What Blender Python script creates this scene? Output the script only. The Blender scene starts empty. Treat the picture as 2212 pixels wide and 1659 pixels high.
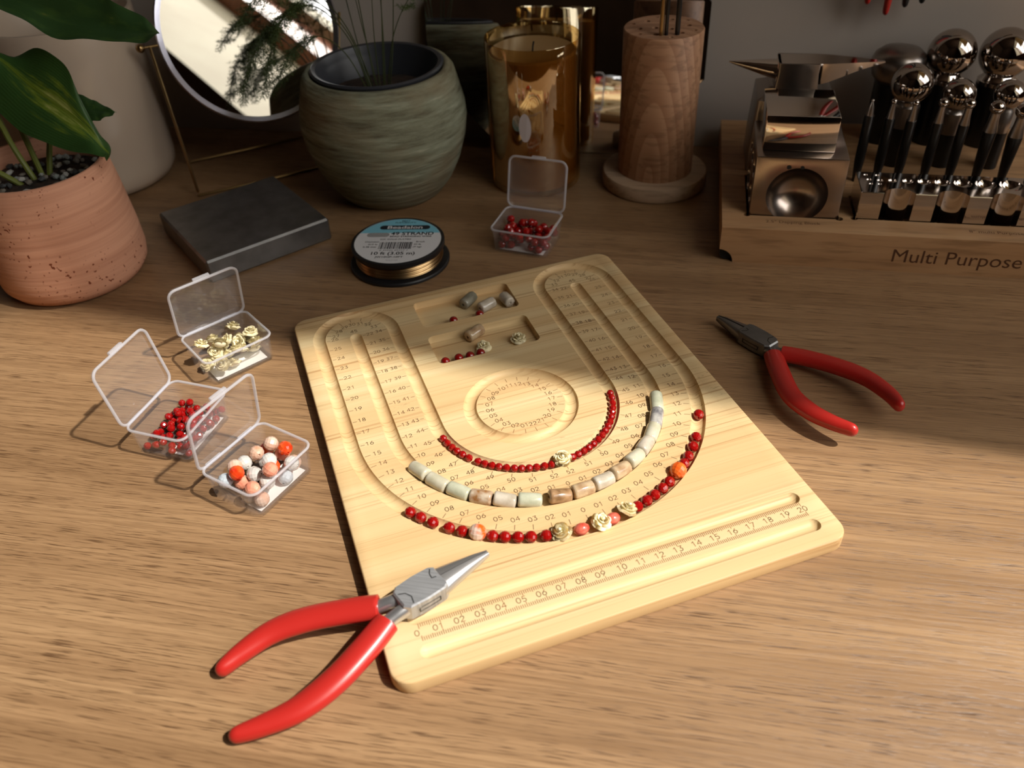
import bpy, bmesh, math, random
from mathutils import Vector, Matrix, Euler
PI = math.pi
S = 0.01                      # geometry is written in centimetres
rnd = random.Random(7)
sc = bpy.context.scene
COL = sc.collection

# ------------------------------------------------------------------ camera, world, sun, exposure
cam = bpy.data.cameras.new('camera')
cam_ob = bpy.data.objects.new('camera', cam)
COL.objects.link(cam_ob)
cam.sensor_width = 36.0
cam.lens = 1861.45 / 2212 * 36.0
cam.clip_start = 0.01
right = Vector((0.98291504, 0.17938406, -0.04122357))
down = Vector((0.08279355, -0.63093232, -0.77140757))
fwd = Vector((-0.16438750, 0.75481506, -0.63500471))
M = Matrix((right, -down, -fwd)).transposed().to_4x4()
M.translation = Vector((0.0721120, -0.3695039, 0.3394806))
cam_ob.matrix_world = M
cam.dof.use_dof = True
cam.dof.focus_distance = 0.50
cam.dof.aperture_fstop = 9.0
sc.camera = cam_ob

world = bpy.data.worlds.new('world')
sc.world = world
world.use_nodes = True
bg = world.node_tree.nodes['Background']
bg.inputs[0].default_value = (1.0, 0.985, 0.95, 1)
bg.inputs[1].default_value = 3.6

sun = bpy.data.lights.new('sun', 'SUN')
sun.energy = 5.1
sun.angle = math.radians(1.1)
sun.color = (1.0, 0.955, 0.87)
sun_ob = bpy.data.objects.new('sun', sun)
COL.objects.link(sun_ob)
SUN = Vector((0.59, -0.118, 0.80)).normalized()
sun_ob.rotation_euler = SUN.to_track_quat('Z', 'Y').to_euler()

portal = bpy.data.lights.new('window_portal', 'AREA')
portal.shape = 'RECTANGLE'
portal.size, portal.size_y = 2.5, 2.2
portal.cycles.is_portal = True
portal_ob = bpy.data.objects.new('window_portal', portal)
COL.objects.link(portal_ob)
portal_ob.location = (1.34, -0.83, 1.29)
portal_ob.rotation_euler = (PI / 2, 0, PI / 2)     # faces -x, into the room

vs = sc.view_settings
vs.view_transform = 'Standard'
vs.look = 'None'
vs.gamma = 1.0
vs.exposure = 0.0
vs.use_curve_mapping = False
sc.cycles.max_bounces = 10
sc.cycles.transparent_max_bounces = 24
sc.cycles.caustics_reflective = False
sc.cycles.caustics_refractive = False
sc.cycles.use_denoising = True
sc.cycles.sample_clamp_indirect = 6.0

# ------------------------------------------------------------------ helpers
def lin(c):
    return tuple((x / 12.92 if x <= 0.04045 else ((x + 0.055) / 1.055) ** 2.4) for x in (v / 255 for v in c))

class NT:
    """tiny node-tree writer"""
    def __init__(self, name):
        self.m = bpy.data.materials.new(name)
        self.m.use_nodes = True
        self.t = self.m.node_tree
        self.t.nodes.clear()
        self.out = self.n('ShaderNodeOutputMaterial')
    def n(self, typ, **kw):
        nd = self.t.nodes.new(typ)
        for k, v in kw.items():
            setattr(nd, k, v)
        return nd
    def l(self, a, b):
        self.t.links.new(a, b)
    def bsdf(self, color=None, rough=0.5, metal=0.0, spec=0.5, coat=0.0, **kw):
        b = self.n('ShaderNodeBsdfPrincipled')
        if color is not None:
            b.inputs['Base Color'].default_value = (*color, 1)
        b.inputs['Roughness'].default_value = rough
        b.inputs['Metallic'].default_value = metal
        b.inputs['Specular IOR Level'].default_value = spec
        b.inputs['Coat Weight'].default_value = coat
        b.inputs['Coat Roughness'].default_value = 0.05
        for k, v in kw.items():
            b.inputs[k].default_value = v
        self.l(b.outputs[0], self.out.inputs[0])
        return b
    def coord(self, scale=(1, 1, 1), rot=(0, 0, 0), which='Object'):
        tc = self.n('ShaderNodeTexCoord')
        mp = self.n('ShaderNodeMapping')
        mp.inputs['Scale'].default_value = scale
        mp.inputs['Rotation'].default_value = rot
        self.l(tc.outputs[which], mp.inputs[0])
        return mp.outputs[0]
    def noise(self, vec, scale=1.0, detail=3.0, rough=0.55, dist=0.0):
        nz = self.n('ShaderNodeTexNoise')
        nz.inputs['Scale'].default_value = scale
        nz.inputs['Detail'].default_value = detail
        nz.inputs['Roughness'].default_value = rough
        nz.inputs['Distortion'].default_value = dist
        self.l(vec, nz.inputs['Vector'])
        return nz.outputs[0]
    def ramp(self, fac, stops):
        r = self.n('ShaderNodeValToRGB')
        els = r.color_ramp.elements
        while len(els) < len(stops):
            els.new(0.5)
        for e, (p, c) in zip(els, stops):
            e.position = p
            e.color = (*c, 1) if len(c) == 3 else c
        self.l(fac, r.inputs[0])
        return r.outputs[0]
    def mixc(self, fac, a, b, mode='MIX'):
        m = self.n('ShaderNodeMix', data_type='RGBA', blend_type=mode)
        for sock, v in ((m.inputs[0], fac), (m.inputs[6], a), (m.inputs[7], b)):
            if hasattr(v, 'is_linked'):
                self.l(v, sock)
            elif isinstance(v, (int, float)):
                sock.default_value = v
            else:
                sock.default_value = (*v, 1)
        return m.outputs[2]
    def math(self, op, a, b=0.0):
        m = self.n('ShaderNodeMath', operation=op)
        for sock, v in ((m.inputs[0], a), (m.inputs[1], b)):
            if hasattr(v, 'is_linked'):
                self.l(v, sock)
            else:
                sock.default_value = v
        return m.outputs[0]
    def bump(self, h, strength=0.2, dist=0.001):
        b = self.n('ShaderNodeBump')
        b.inputs['Strength'].default_value = strength
        b.inputs['Distance'].default_value = dist
        self.l(h, b.inputs['Height'])
        return b.outputs[0]

def plain(name, rgb, rough=0.5, metal=0.0, spec=0.5, coat=0.0, **kw):
    t = NT(name)
    t.bsdf(lin(rgb), rough, metal, spec, coat, **kw)
    return t.m

def mottled(name, c1, c2, scale, rough=0.5, metal=0.0, coat=0.0, stretch=(1, 1, 1), bump=0.0, spec=0.5, lo=0.35, hi=0.65, **kw):
    t = NT(name)
    v = t.coord(stretch)
    f = t.noise(v, scale, 4)
    b = t.bsdf(None, rough, metal, spec, coat, **kw)
    t.l(t.ramp(f, [(lo, lin(c1)), (hi, lin(c2))]), b.inputs['Base Color'])
    if bump:
        t.l(t.bump(f, bump, 0.002), b.inputs['Normal'])
    return t.m

# ---- wood of the desk: brown oak, grain along x
def desk_wood():
    t = NT('desk_wood')
    b = t.bsdf(None, 0.42, 0, 0.45)
    warp = t.noise(t.coord((3, 14, 3)), 1.0, 2)
    v0 = t.coord((1, 1, 1))
    add = t.n('ShaderNodeVectorMath', operation='MULTIPLY_ADD')
    t.l(warp, add.inputs[0]); add.inputs[1].default_value = (0, 0.012, 0); t.l(v0, add.inputs[2])
    def stretched(sx, sy, detail=3):
        mp = t.n('ShaderNodeMapping'); mp.inputs['Scale'].default_value = (sx, sy, sy)
        t.l(add.outputs[0], mp.inputs[0])
        return t.noise(mp.outputs[0], 1.0, detail)
    broad = stretched(1.6, 34, 3)
    col = t.ramp(broad, [(0.30, lin((138, 106, 74))), (0.52, lin((158, 124, 89))), (0.72, lin((170, 136, 99)))])
    mid = stretched(9, 520, 4)
    col = t.mixc(t.ramp(mid, [(0.34, (0, 0, 0)), (0.60, (1, 1, 1))]), t.mixc(0.42, col, lin((104, 74, 48))), col)
    pore = stretched(55, 1500, 2)
    pm = t.ramp(pore, [(0.36, (1, 1, 1)), (0.46, (0, 0, 0))])
    clus = t.ramp(stretched(3.0, 90, 2), [(0.36, (0.35, 0.35, 0.35)), (0.58, (1, 1, 1))])
    pm = t.mixc(1.0, pm, clus, 'MULTIPLY')
    col = t.mixc(t.mixc(1.0, pm, (0.8, 0.8, 0.8), 'MULTIPLY'), col, lin((78, 52, 32)))
    t.l(col, b.inputs['Base Color'])
    t.l(t.bump(t.math('ADD', t.math('MULTIPLY', pm, -1.0), t.math('MULTIPLY', mid, 0.5)), 0.30, 0.0006), b.inputs['Normal'])
    t.l(t.math('ADD', t.math('MULTIPLY', mid, 0.18), 0.33), b.inputs['Roughness'])
    return t.m

def bamboo():
    t = NT('bamboo')
    b = t.bsdf(None, 0.52, 0, 0.35)
    fine = t.noise(t.coord((4, 640, 200)), 1.0, 3)
    broad = t.noise(t.coord((2.5, 85, 40)), 1.0, 2)
    strip = t.noise(t.coord((0.4, 46, 30)), 1.0, 0)
    col = t.ramp(broad, [(0.30, lin((210, 178, 130))), (0.5, lin((220, 192, 144))), (0.7, lin((226, 202, 156)))])
    col = t.mixc(t.ramp(strip, [(0.42, (0, 0, 0)), (0.6, (0.45, 0.45, 0.45))]), col, lin((214, 174, 122)))
    lines = t.ramp(fine, [(0.34, (1, 1, 1)), (0.47, (0, 0, 0))])
    clus = t.ramp(t.noise(t.coord((3, 70, 40)), 1.0, 2), [(0.4, (0.15, 0.15, 0.15)), (0.6, (0.75, 0.75, 0.75))])
    col = t.mixc(t.mixc(1.0, lines, clus, 'MULTIPLY'), col, lin((176, 132, 84)))
    # darker flecks where the canes have their nodes
    fleck = t.ramp(t.noise(t.coord((220, 700, 300)), 1.0, 2), [(0.62, (0, 0, 0)), (0.70, (1, 1, 1))])
    zone = t.ramp(t.noise(t.coord((13, 16, 10)), 1.0, 1), [(0.66, (0, 0, 0)), (0.76, (0.7, 0.7, 0.7))])
    col = t.mixc(t.mixc(1.0, fleck, zone, 'MULTIPLY'), col, lin((120, 78, 40)))
    t.l(col, b.inputs['Base Color'])
    t.l(t.bump(fine, 0.10, 0.0004), b.inputs['Normal'])
    return t.m

def beech(name, c1, c2, ring=None, rough=0.5):
    """pale wood; ring=(scale) shows cathedral rings"""
    t = NT(name)
    b = t.bsdf(None, rough, 0, 0.35)
    fl = t.noise(t.coord((22, 240, 240)), 1.0, 3)
    if ring:
        tc = t.n('ShaderNodeTexCoord'); sx = t.n('ShaderNodeSeparateXYZ'); t.l(tc.outputs['Object'], sx.inputs[0])
        yy = t.math('ADD', t.math('ADD', sx.outputs[1], 0.026), t.math('MULTIPLY', sx.outputs[2], 0.42))
        xx = t.math('ADD', sx.outputs[0], 0.004)
        rr = t.math('SQRT', t.math('ADD', t.math('MULTIPLY', xx, t.math('MULTIPLY', xx, 2.6)), t.math('MULTIPLY', yy, yy)))
        ph = t.math('FRACT', t.math('MULTIPLY', t.math('ADD', rr, t.math('MULTIPLY', t.noise(t.coord((12, 12, 12)), 1.0, 2), 0.006)), ring))
        col = t.ramp(ph, [(0.0, lin(c1)), (0.80, lin(c2)), (0.93, lin(c2)), (1.0, lin(c1))])
    else:
        col = t.ramp(t.noise(t.coord((5, 45, 45)), 1.0, 3), [(0.35, lin(c1)), (0.65, lin(c2))])
    fm = t.ramp(fl, [(0.36, (0.55, 0.55, 0.55)), (0.5, (0, 0, 0))])
    col = t.mixc(fm, col, tuple(0.6 * x for x in lin(c1)))
    t.l(col, b.inputs['Base Color'])
    return t.m

def plastic(name, haze=0.10, tint=(0.97, 0.97, 0.99), rough=0.06):
    t = NT(name)
    tr = t.n('ShaderNodeBsdfTransparent'); tr.inputs[0].default_value = (*tint, 1)
    gl = t.n('ShaderNodeBsdfGlossy'); gl.inputs['Roughness'].default_value = rough
    gl.inputs[0].default_value = (1, 1, 1, 1)
    fr = t.n('ShaderNodeFresnel'); fr.inputs[0].default_value = 1.5
    geo = t.n('ShaderNodeNewGeometry')
    m1 = t.n('ShaderNodeMixShader'); t.l(t.math('MULTIPLY', fr.outputs[0], t.math('SUBTRACT', 1.0, geo.outputs['Backfacing'])), m1.inputs[0]); t.l(tr.outputs[0], m1.inputs[1]); t.l(gl.outputs[0], m1.inputs[2])
    df = t.n('ShaderNodeBsdfDiffuse'); df.inputs[0].default_value = (0.92, 0.92, 0.96, 1)
    tl = t.n('ShaderNodeBsdfTranslucent'); tl.inputs[0].default_value = (0.92, 0.92, 0.96, 1)
    m0 = t.n('ShaderNodeMixShader'); m0.inputs[0].default_value = 0.5; t.l(df.outputs[0], m0.inputs[1]); t.l(tl.outputs[0], m0.inputs[2])
    m2 = t.n('ShaderNodeMixShader'); m2.inputs[0].default_value = haze; t.l(m1.outputs[0], m2.inputs[1]); t.l(m0.outputs[0], m2.inputs[2])
    t.l(m2.outputs[0], t.out.inputs[0])
    return t.m

def amber_glass():
    t = NT('amber_glass')
    tr = t.n('ShaderNodeBsdfTransparent'); tr.inputs[0].default_value = (0.94, 0.79, 0.54, 1)
    gl = t.n('ShaderNodeBsdfGlossy'); gl.inputs['Roughness'].default_value = 0.02
    gl.inputs[0].default_value = (1.0, 0.86, 0.60, 1)
    fr = t.n('ShaderNodeFresnel'); fr.inputs[0].default_value = 1.6
    m1 = t.n('ShaderNodeMixShader')
    geo = t.n('ShaderNodeNewGeometry')
    t.l(t.math('MULTIPLY', t.math('MINIMUM', t.math('ADD', fr.outputs[0], 0.30), 1.0), t.math('SUBTRACT', 1.0, geo.outputs['Backfacing'])), m1.inputs[0])
    t.l(tr.outputs[0], m1.inputs[1]); t.l(gl.outputs[0], m1.inputs[2])
    t.l(m1.outputs[0], t.out.inputs[0])
    return t.m

def added_blind_cloth():
    t = NT('added_blind_cloth')
    df = t.n('ShaderNodeBsdfDiffuse'); df.inputs[0].default_value = (*lin((226, 214, 186)), 1)
    tl = t.n('ShaderNodeBsdfTranslucent'); tl.inputs[0].default_value = (*lin((205, 186, 150)), 1)
    m = t.n('ShaderNodeMixShader'); m.inputs[0].default_value = 0.30
    t.l(df.outputs[0], m.inputs[1]); t.l(tl.outputs[0], m.inputs[2])
    t.l(m.outputs[0], t.out.inputs[0])
    return t.m

def leaf_mat():
    t = NT('variegated_leaf')
    b = t.bsdf(None, 0.35, 0, 0.5)
    uv = t.n('ShaderNodeTexCoord'); sx = t.n('ShaderNodeSeparateXYZ'); t.l(uv.outputs['UV'], sx.inputs[0])
    d = t.math('ABSOLUTE', t.math('SUBTRACT', sx.outputs[0], 0.5))
    side = t.noise(t.coord((14, 5, 1), (0, 0, 0.5), 'UV'), 1.0, 5, 0.65)
    f = t.math('ADD', t.math('MULTIPLY', d, 1.5), t.math('MULTIPLY', side, 1.15))
    end = t.math('MULTIPLY', t.math('ABSOLUTE', t.math('SUBTRACT', sx.outputs[1], 0.48)), 0.9)
    f = t.math('ADD', f, end)
    col = t.ramp(f, [(0.55, lin((206, 214, 130))), (0.76, lin((140, 166, 60))), (0.95, lin((82, 122, 60))), (1.0, lin((72, 112, 56)))])
    mid = t.ramp(d, [(0.0, (1, 1, 1)), (0.03, (0, 0, 0))])
    col = t.mixc(mid, col, lin((126, 150, 50)))
    t.l(col, b.inputs['Base Color'])
    vein = t.n('ShaderNodeTexWave'); vein.inputs['Scale'].default_value = 1.0; vein.inputs['Distortion'].default_value = 1.5
    t.l(t.coord((9, 12, 1), (0, 0, 0.0), 'UV'), vein.inputs[0])
    t.l(t.bump(vein.outputs[1], 0.12, 0.001), b.inputs['Normal'])
    return t.m

def dark_leaf():
    t = NT('dark_leaf')
    b = t.bsdf(None, 0.38, 0, 0.5)
    v = t.coord((4, 6, 1), (0, 0, 0), 'UV')
    spot = t.noise(v, 1.0, 3)
    t.l(t.ramp(spot, [(0.5, lin((70, 104, 58))), (0.66, lin((86, 122, 62))), (0.76, lin((150, 150, 76)))]), b.inputs['Base Color'])
    return t.m

def streaked_pot():
    t = NT('grey_green_clay')
    b = t.bsdf(None, 0.85, 0, 0.2)
    st = t.noise(t.coord((26, 26, 200)), 1.0, 5, 0.65)
    pa = t.noise(t.coord((16, 16, 22)), 1.0, 3)
    col = t.ramp(st, [(0.30, lin((86, 82, 66))), (0.48, lin((122, 124, 104))), (0.62, lin((138, 142, 122))), (0.75, lin((166, 164, 142)))])
    col = t.mixc(t.ramp(pa, [(0.45, (0, 0, 0)), (0.65, (0.55, 0.55, 0.55))]), col, lin((126, 108, 82)))
    t.l(col, b.inputs['Base Color'])
    t.l(t.bump(st, 0.7, 0.003), b.inputs['Normal'])
    return t.m

def terracotta():
    t = NT('speckled_terracotta')
    b = t.bsdf(None, 0.7, 0, 0.25)
    br = t.noise(t.coord((8, 8, 260)), 1.0, 3)
    sp = t.noise(t.coord((1, 1, 1)), 330.0, 1)
    zone = t.noise(t.coord((1, 1, 1)), 30.0, 1)
    col = t.ramp(br, [(0.3, lin((196, 140, 112))), (0.6, lin((216, 160, 130)))])
    m = t.mixc(1.0, t.ramp(sp, [(0.655, (0, 0, 0)), (0.69, (1, 1, 1))]), t.ramp(zone, [(0.46, (0, 0, 0)), (0.56, (1, 1, 1))]), 'MULTIPLY')
    col = t.mixc(m, col, lin((122, 62, 40)))
    t.l(col, b.inputs['Base Color'])
    t.l(t.bump(br, 0.35, 0.0015), b.inputs['Normal'])
    return t.m

MT = {}
MT['desk'] = desk_wood()
MT['bamboo'] = bamboo()
MT['engrave'] = mottled('burnt_engraving', (112, 80, 52), (150, 112, 74), 60, 0.8)
MT['engrave_light'] = mottled('pale_burnt_engraving', (140, 96, 60), (164, 118, 76), 60, 0.8)
MT['rack'] = beech('beech_rack', (176, 134, 94), (196, 156, 114))
MT['holder'] = beech('turned_beech', (156, 112, 82), (178, 136, 104), ring=95)
MT['holder_base'] = beech('pale_beech', (186, 158, 130), (200, 174, 146))
MT['burn'] = plain('rack_lettering', (84, 50, 26), 0.8)
MT['clear'] = plastic('clear_plastic', 0.065, (0.985, 0.985, 0.99))
MT['clear_edge'] = plastic('milky_plastic_edge', 0.48, (0.96, 0.96, 0.99), 0.15)
MT['paper'] = plain('white_paper', (238, 236, 232), 0.8)
MT['red_grip'] = plain('red_vinyl_grip', (182, 40, 34), 0.32, 0, 0.5, 0.15)
MT['black_grip'] = plain('black_vinyl_grip', (26, 26, 28), 0.35)
MT['steel'] = mottled('brushed_steel', (176, 178, 182), (204, 206, 210), 40, 0.48, 0.75, stretch=(1, 20, 1))
MT['steel_side'] = plain('bright_steel', (205, 205, 207), 0.30, 0.85)
MT['steel_dark'] = mottled('ground_steel', (122, 121, 120), (140, 139, 138), 60, 0.38, 0.9)
MT['slit'] = plain('dark_joint_line', (20, 20, 20), 0.6)
MT['mirror'] = plain('mirror_silver', (240, 240, 240), 0.0, 1.0)
MT['mirror_edge'] = plain('mirror_edge', (40, 40, 40), 0.4)
MT['chrome'] = plain('chrome_steel', (176, 168, 162), 0.04, 1.0)
MT['polished'] = plain('polished_steel', (214, 206, 200), 0.07, 1.0)
MT['cube'] = plain('satin_polished_steel', (170, 156, 146), 0.24, 1.0)
MT['satin'] = plain('satin_steel', (150, 142, 136), 0.30, 1.0)
MT['black_steel'] = plain('blackened_steel', (13, 13, 14), 0.28, 0.0, 0.5)
MT['notch_dark'] = plain('notch_black', (14, 14, 14), 0.7)
MT['brass'] = plain('dull_brass', (150, 124, 84), 0.28, 1.0)
MT['silver_ring'] = plain('silver_ring', (212, 210, 224), 0.22, 1.0)
MT['amber'] = amber_glass()
MT['wax'] = plain('amber_wax', (158, 126, 82), 0.45)
MT['sticker'] = plain('grey_sticker', (196, 186, 186), 0.6)
MT['terracotta'] = terracotta()
MT['cream_pot'] = mottled('cream_glaze', (176, 158, 140), (190, 172, 152), 6, 0.28, coat=0.4)
MT['clay'] = streaked_pot()
MT['pot_liner'] = plain('slate_plastic', (46, 48, 54), 0.42)
MT['soil'] = mottled('dark_soil', (18, 13, 9), (58, 40, 28), 160, 0.95, bump=0.8)
MT['leaf'] = leaf_mat()
MT['leaf_dark'] = dark_leaf()
MT['stem'] = plain('leaf_stalk', (104, 112, 44), 0.5)
MT['fern_stem'] = plain('fern_stem', (52, 60, 24), 0.6)
MT['fern'] = mottled('fern_needles', (42, 62, 26), (72, 90, 40), 30, 0.6)
MT['carnelian'] = plain('red_carnelian', (150, 14, 13), 0.09, 0, 0.6, 0.5)
MT['carnelian_dark'] = plain('dark_carnelian', (132, 14, 12), 0.09, 0, 0.6, 0.5)
MT['orange_agate'] = mottled('orange_agate', (228, 84, 22), (240, 120, 50), 190, 0.08, coat=0.5)
MT['orange_clear'] = mottled('half_clear_agate', (226, 96, 30), (214, 186, 170), 110, 0.08, coat=0.5, lo=0.45, hi=0.58)
MT['coral'] = mottled('banded_coral', (196, 60, 44), (226, 120, 100), 180, 0.2, coat=0.4)
MT['rose'] = plain('ivory_resin', (250, 240, 204), 0.42, 0, 0.5, 0.1)
MT['agate_clear'] = mottled('clear_agate', (196, 194, 190), (216, 212, 206), 120, 0.10, coat=0.5)
MT['agate_blue'] = mottled('silvery_agate', (160, 172, 182), (204, 210, 216), 120, 0.10, coat=0.5)
MT['agate_peach'] = mottled('peach_agate', (206, 150, 118), (218, 194, 176), 110, 0.10, coat=0.5)
MT['agate_pink'] = mottled('salmon_agate', (214, 130, 104), (230, 170, 142), 110, 0.12, coat=0.5)
MT['agate_red'] = mottled('red_agate', (206, 40, 14), (232, 96, 40), 120, 0.08, coat=0.5)
def stone(name, a, b, sc_=130, st=(1, 1, 1), rough=0.12):
    MT[name] = mottled(name, a, b, sc_, rough, coat=0.4, stretch=st)
stone('stone_pale', (186, 180, 154), (204, 198, 178))
stone('stone_clear', (176, 164, 146), (206, 196, 180))
stone('stone_green', (172, 174, 150), (196, 196, 174))
stone('stone_brown', (124, 92, 60), (176, 140, 104), 160)
stone('stone_amber', (150, 100, 50), (206, 190, 168), 180)
stone('stone_grey', (104, 102, 106), (190, 186, 180), 150, (1, 1, 1))
stone('stone_beige', (162, 128, 94), (204, 180, 146), 140)
stone('stone_dark', (108, 104, 90), (150, 146, 130), 80)
MT['wall'] = mottled('grey_plaster', (176, 166, 156), (184, 174, 164), 5, 0.9, spec=0.2)
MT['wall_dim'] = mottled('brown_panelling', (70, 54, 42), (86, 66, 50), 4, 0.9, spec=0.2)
MT['reveal'] = mottled('cream_reveal', (160, 150, 126), (168, 160, 136), 6, 0.8)
MT['frame_wood'] = beech('brown_frame_wood', (112, 66, 42), (134, 82, 54))
MT['floor'] = mottled('floor_boards', (92, 70, 52), (112, 86, 64), 6, 0.6)
MT['blind'] = added_blind_cloth()
MT['gold_wire'] = plain('gold_wire', (176, 146, 104), 0.28, 1.0)
MT['spool_black'] = plain('spool_plastic', (22, 23, 26), 0.4)
MT['label_white'] = plain('label_white', (214, 214, 216), 0.6)
MT['label_blue'] = plain('label_blue', (120, 186, 206), 0.6)
MT['label_grey'] = plain('label_grey', (150, 150, 150), 0.6)
MT['ink'] = plain('label_ink', (20, 24, 34), 0.7)
MT['ink_grey'] = plain('label_fine_print', (120, 120, 124), 0.7)
for i, c in enumerate([(150, 152, 148), (96, 92, 88), (186, 184, 176), (120, 112, 100), (70, 72, 74), (140, 146, 142)]):
    MT['pebble%d' % i] = mottled('pebble_stone_%s' % 'abcdef'[i], tuple(int(x * .85) for x in c), c, 90, 0.7)

# ---- bmesh builders (centimetres)
def bm_new():
    return bmesh.new()

def add_box(bm, x0, x1, y0, y1, z0, z1, bevel=0.0, seg=2, mat=None):
    r = bmesh.ops.create_cube(bm, size=1.0)
    vs_ = r['verts']
    for v in vs_:
        v.co = Vector(((x0 + x1) / 2 + v.co.x * (x1 - x0), (y0 + y1) / 2 + v.co.y * (y1 - y0), (z0 + z1) / 2 + v.co.z * (z1 - z0)))
    if bevel:
        es = list({e for v in vs_ for e in v.link_edges})
        r2 = bmesh.ops.bevel(bm, geom=es, offset=bevel, segments=seg, profile=0.5, affect='EDGES')
    return bm

def add_lathe(bm, prof, n=48, c=(0, 0, 0), close=True):
    """prof: list of (r, z) from bottom outside round to the inside; r=0 ends become a point"""
    rings = []
    for r, z in prof:
        if r <= 1e-6:
            rings.append([bm.verts.new((c[0], c[1], c[2] + z))])
        else:
            rings.append([bm.verts.new((c[0] + r * math.cos(2 * PI * i / n), c[1] + r * math.sin(2 * PI * i / n), c[2] + z)) for i in range(n)])
    for a, b in zip(rings, rings[1:]):
        if len(a) == 1 and len(b) == 1:
            continue
        for i in range(n):
            j = (i + 1) % n
            if len(a) == 1:
                bm.faces.new((a[0], b[j], b[i]))
            elif len(b) == 1:
                bm.faces.new((a[i], a[j], b[0]))
            else:
                bm.faces.new((a[i], a[j], b[j], b[i]))
    return bm

def add_tube(bm, pts, rad, n=10, closed=False, up=(0, 0, 1), cap='flat'):
    """sweep of an ellipse; rad: number, list of numbers or list of (side, normal) radii"""
    P = [Vector(p) for p in pts]
    m = len(P)
    R = [rad] * m if isinstance(rad, (int, float)) else list(rad)
    R = [(r, r) if isinstance(r, (int, float)) else r for r in R]
    up = Vector(up)
    rings = []
    fr = []
    for i in range(m):
        if closed:
            t = P[(i + 1) % m] - P[i - 1]
        else:
            t = P[min(i + 1, m - 1)] - P[max(i - 1, 0)]
        t.normalize()
        s = t.cross(up)
        if s.length < 1e-4:
            s = t.cross(Vector((1, 0, 0)))
        s.normalize()
        fr.append((P[i], t, s, s.cross(t), R[i]))
    if cap == 'round' and not closed:
        pre, post = [], []
        for k in range(1, 4):
            a = k * PI / 2 / 4
            p, t, s, q, r = fr[0]
            pre.insert(0, (p - t * max(r) * math.sin(a), t, s, q, (r[0] * math.cos(a), r[1] * math.cos(a))))
            p, t, s, q, r = fr[-1]
            post.append((p + t * max(r) * math.sin(a), t, s, q, (r[0] * math.cos(a), r[1] * math.cos(a))))
        ends = (fr[0][0] - fr[0][1] * max(fr[0][4]), fr[-1][0] + fr[-1][1] * max(fr[-1][4]))
        fr = pre + fr + post
    else:
        ends = (fr[0][0], fr[-1][0])
    for p, t, s, q, r in fr:
        rings.append([bm.verts.new(p + s * r[0] * math.cos(2 * PI * k / n) + q * r[1] * math.sin(2 * PI * k / n)) for k in range(n)])
    mm = len(rings)
    for i in range(mm if closed else mm - 1):
        a, b = rings[i], rings[(i + 1) % mm]
        for k in range(n):
            bm.faces.new((a[k], a[(k + 1) % n], b[(k + 1) % n], b[k]))
    if not closed:
        for ring, e, flip in ((rings[0], ends[0], True), (rings[-1], ends[1], False)):
            c = bm.verts.new(e)
            for k in range(n):
                f = (ring[k], ring[(k + 1) % n], c)
                bm.faces.new(f[::-1] if flip else f)
    return bm

def add_prism(bm, poly, z0, z1, f=None):
    """extrude polygon (list of 2-D points) from z0 to z1; f maps (x,y,z) to a point"""
    f = f or (lambda x, y, z: (x, y, z))
    lo = [bm.verts.new(f(x, y, z0)) for x, y in poly]
    hi = [bm.verts.new(f(x, y, z1)) for x, y in poly]
    n = len(poly)
    bm.faces.new(lo[::-1]); bm.faces.new(hi)
    for i in range(n):
        j = (i + 1) % n
        bm.faces.new((lo[i], lo[j], hi[j], hi[i]))
    return bm

def rrect(w, d, r, seg=5, c=(0, 0)):
    """rounded rectangle outline, anticlockwise"""
    out = []
    for cx, cy, a0 in ((w / 2 - r, d / 2 - r, 0), (-w / 2 + r, d / 2 - r, 90), (-w / 2 + r, -d / 2 + r, 180), (w / 2 - r, -d / 2 + r, 270)):
        for k in range(seg + 1):
            a = math.radians(a0 + 90 * k / seg)
            out.append((c[0] + cx + r * math.cos(a), c[1] + cy + r * math.sin(a)))
    return out

def add_loops(bm, loops, cap0=True, cap1=True):
    """skin a list of equally long closed loops of 3-D points"""
    L = [[bm.verts.new(p) for p in lp] for lp in loops]
    n = len(L[0])
    for a, b in zip(L, L[1:]):
        for i in range(n):
            j = (i + 1) % n
            bm.faces.new((a[i], a[j], b[j], b[i]))
    if cap0:
        bm.faces.new(L[0][::-1])
    if cap1:
        bm.faces.new(L[-1])
    return bm

def add_ico(bm, r, c=(0, 0, 0), sub=2, scale=(1, 1, 1), rot=None):
    mm = Matrix.Translation(c) @ (rot.to_matrix().to_4x4() if rot else Matrix()) @ Matrix.Diagonal((*scale, 1))
    bmesh.ops.create_icosphere(bm, subdivisions=sub, radius=r, matrix=mm)
    return bm

def mesh_from(bm, name, mat, smooth=35, recalc=True):
    if recalc:
        bmesh.ops.recalc_face_normals(bm, faces=bm.faces[:])
    for v in bm.verts:
        v.co *= S
    me = bpy.data.meshes.new(name)
    bm.to_mesh(me)
    bm.free()
    for m_ in (mat if isinstance(mat, (list, tuple)) else [mat]):
        me.materials.append(m_)
    if smooth:
        for p in me.polygons:
            p.use_smooth = True
        me.set_sharp_from_angle(angle=math.radians(smooth))
    return me

def obj(name, bm, mat, parent=None, smooth=35, loc=None, rot=None, recalc=True):
    me = bm if isinstance(bm, bpy.types.Mesh) else mesh_from(bm, name, mat, smooth, recalc)
    o = bpy.data.objects.new(name, me)
    COL.objects.link(o)
    if parent:
        o.parent = parent
    if loc is not None:
        o.location = Vector(loc) * S
    if rot is not None:
        o.rotation_euler = rot
    return o

def tag(o, label, cat, group=None):
    o['label'] = label; o['category'] = cat
    if group:
        o['group'] = group
    return o

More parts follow.
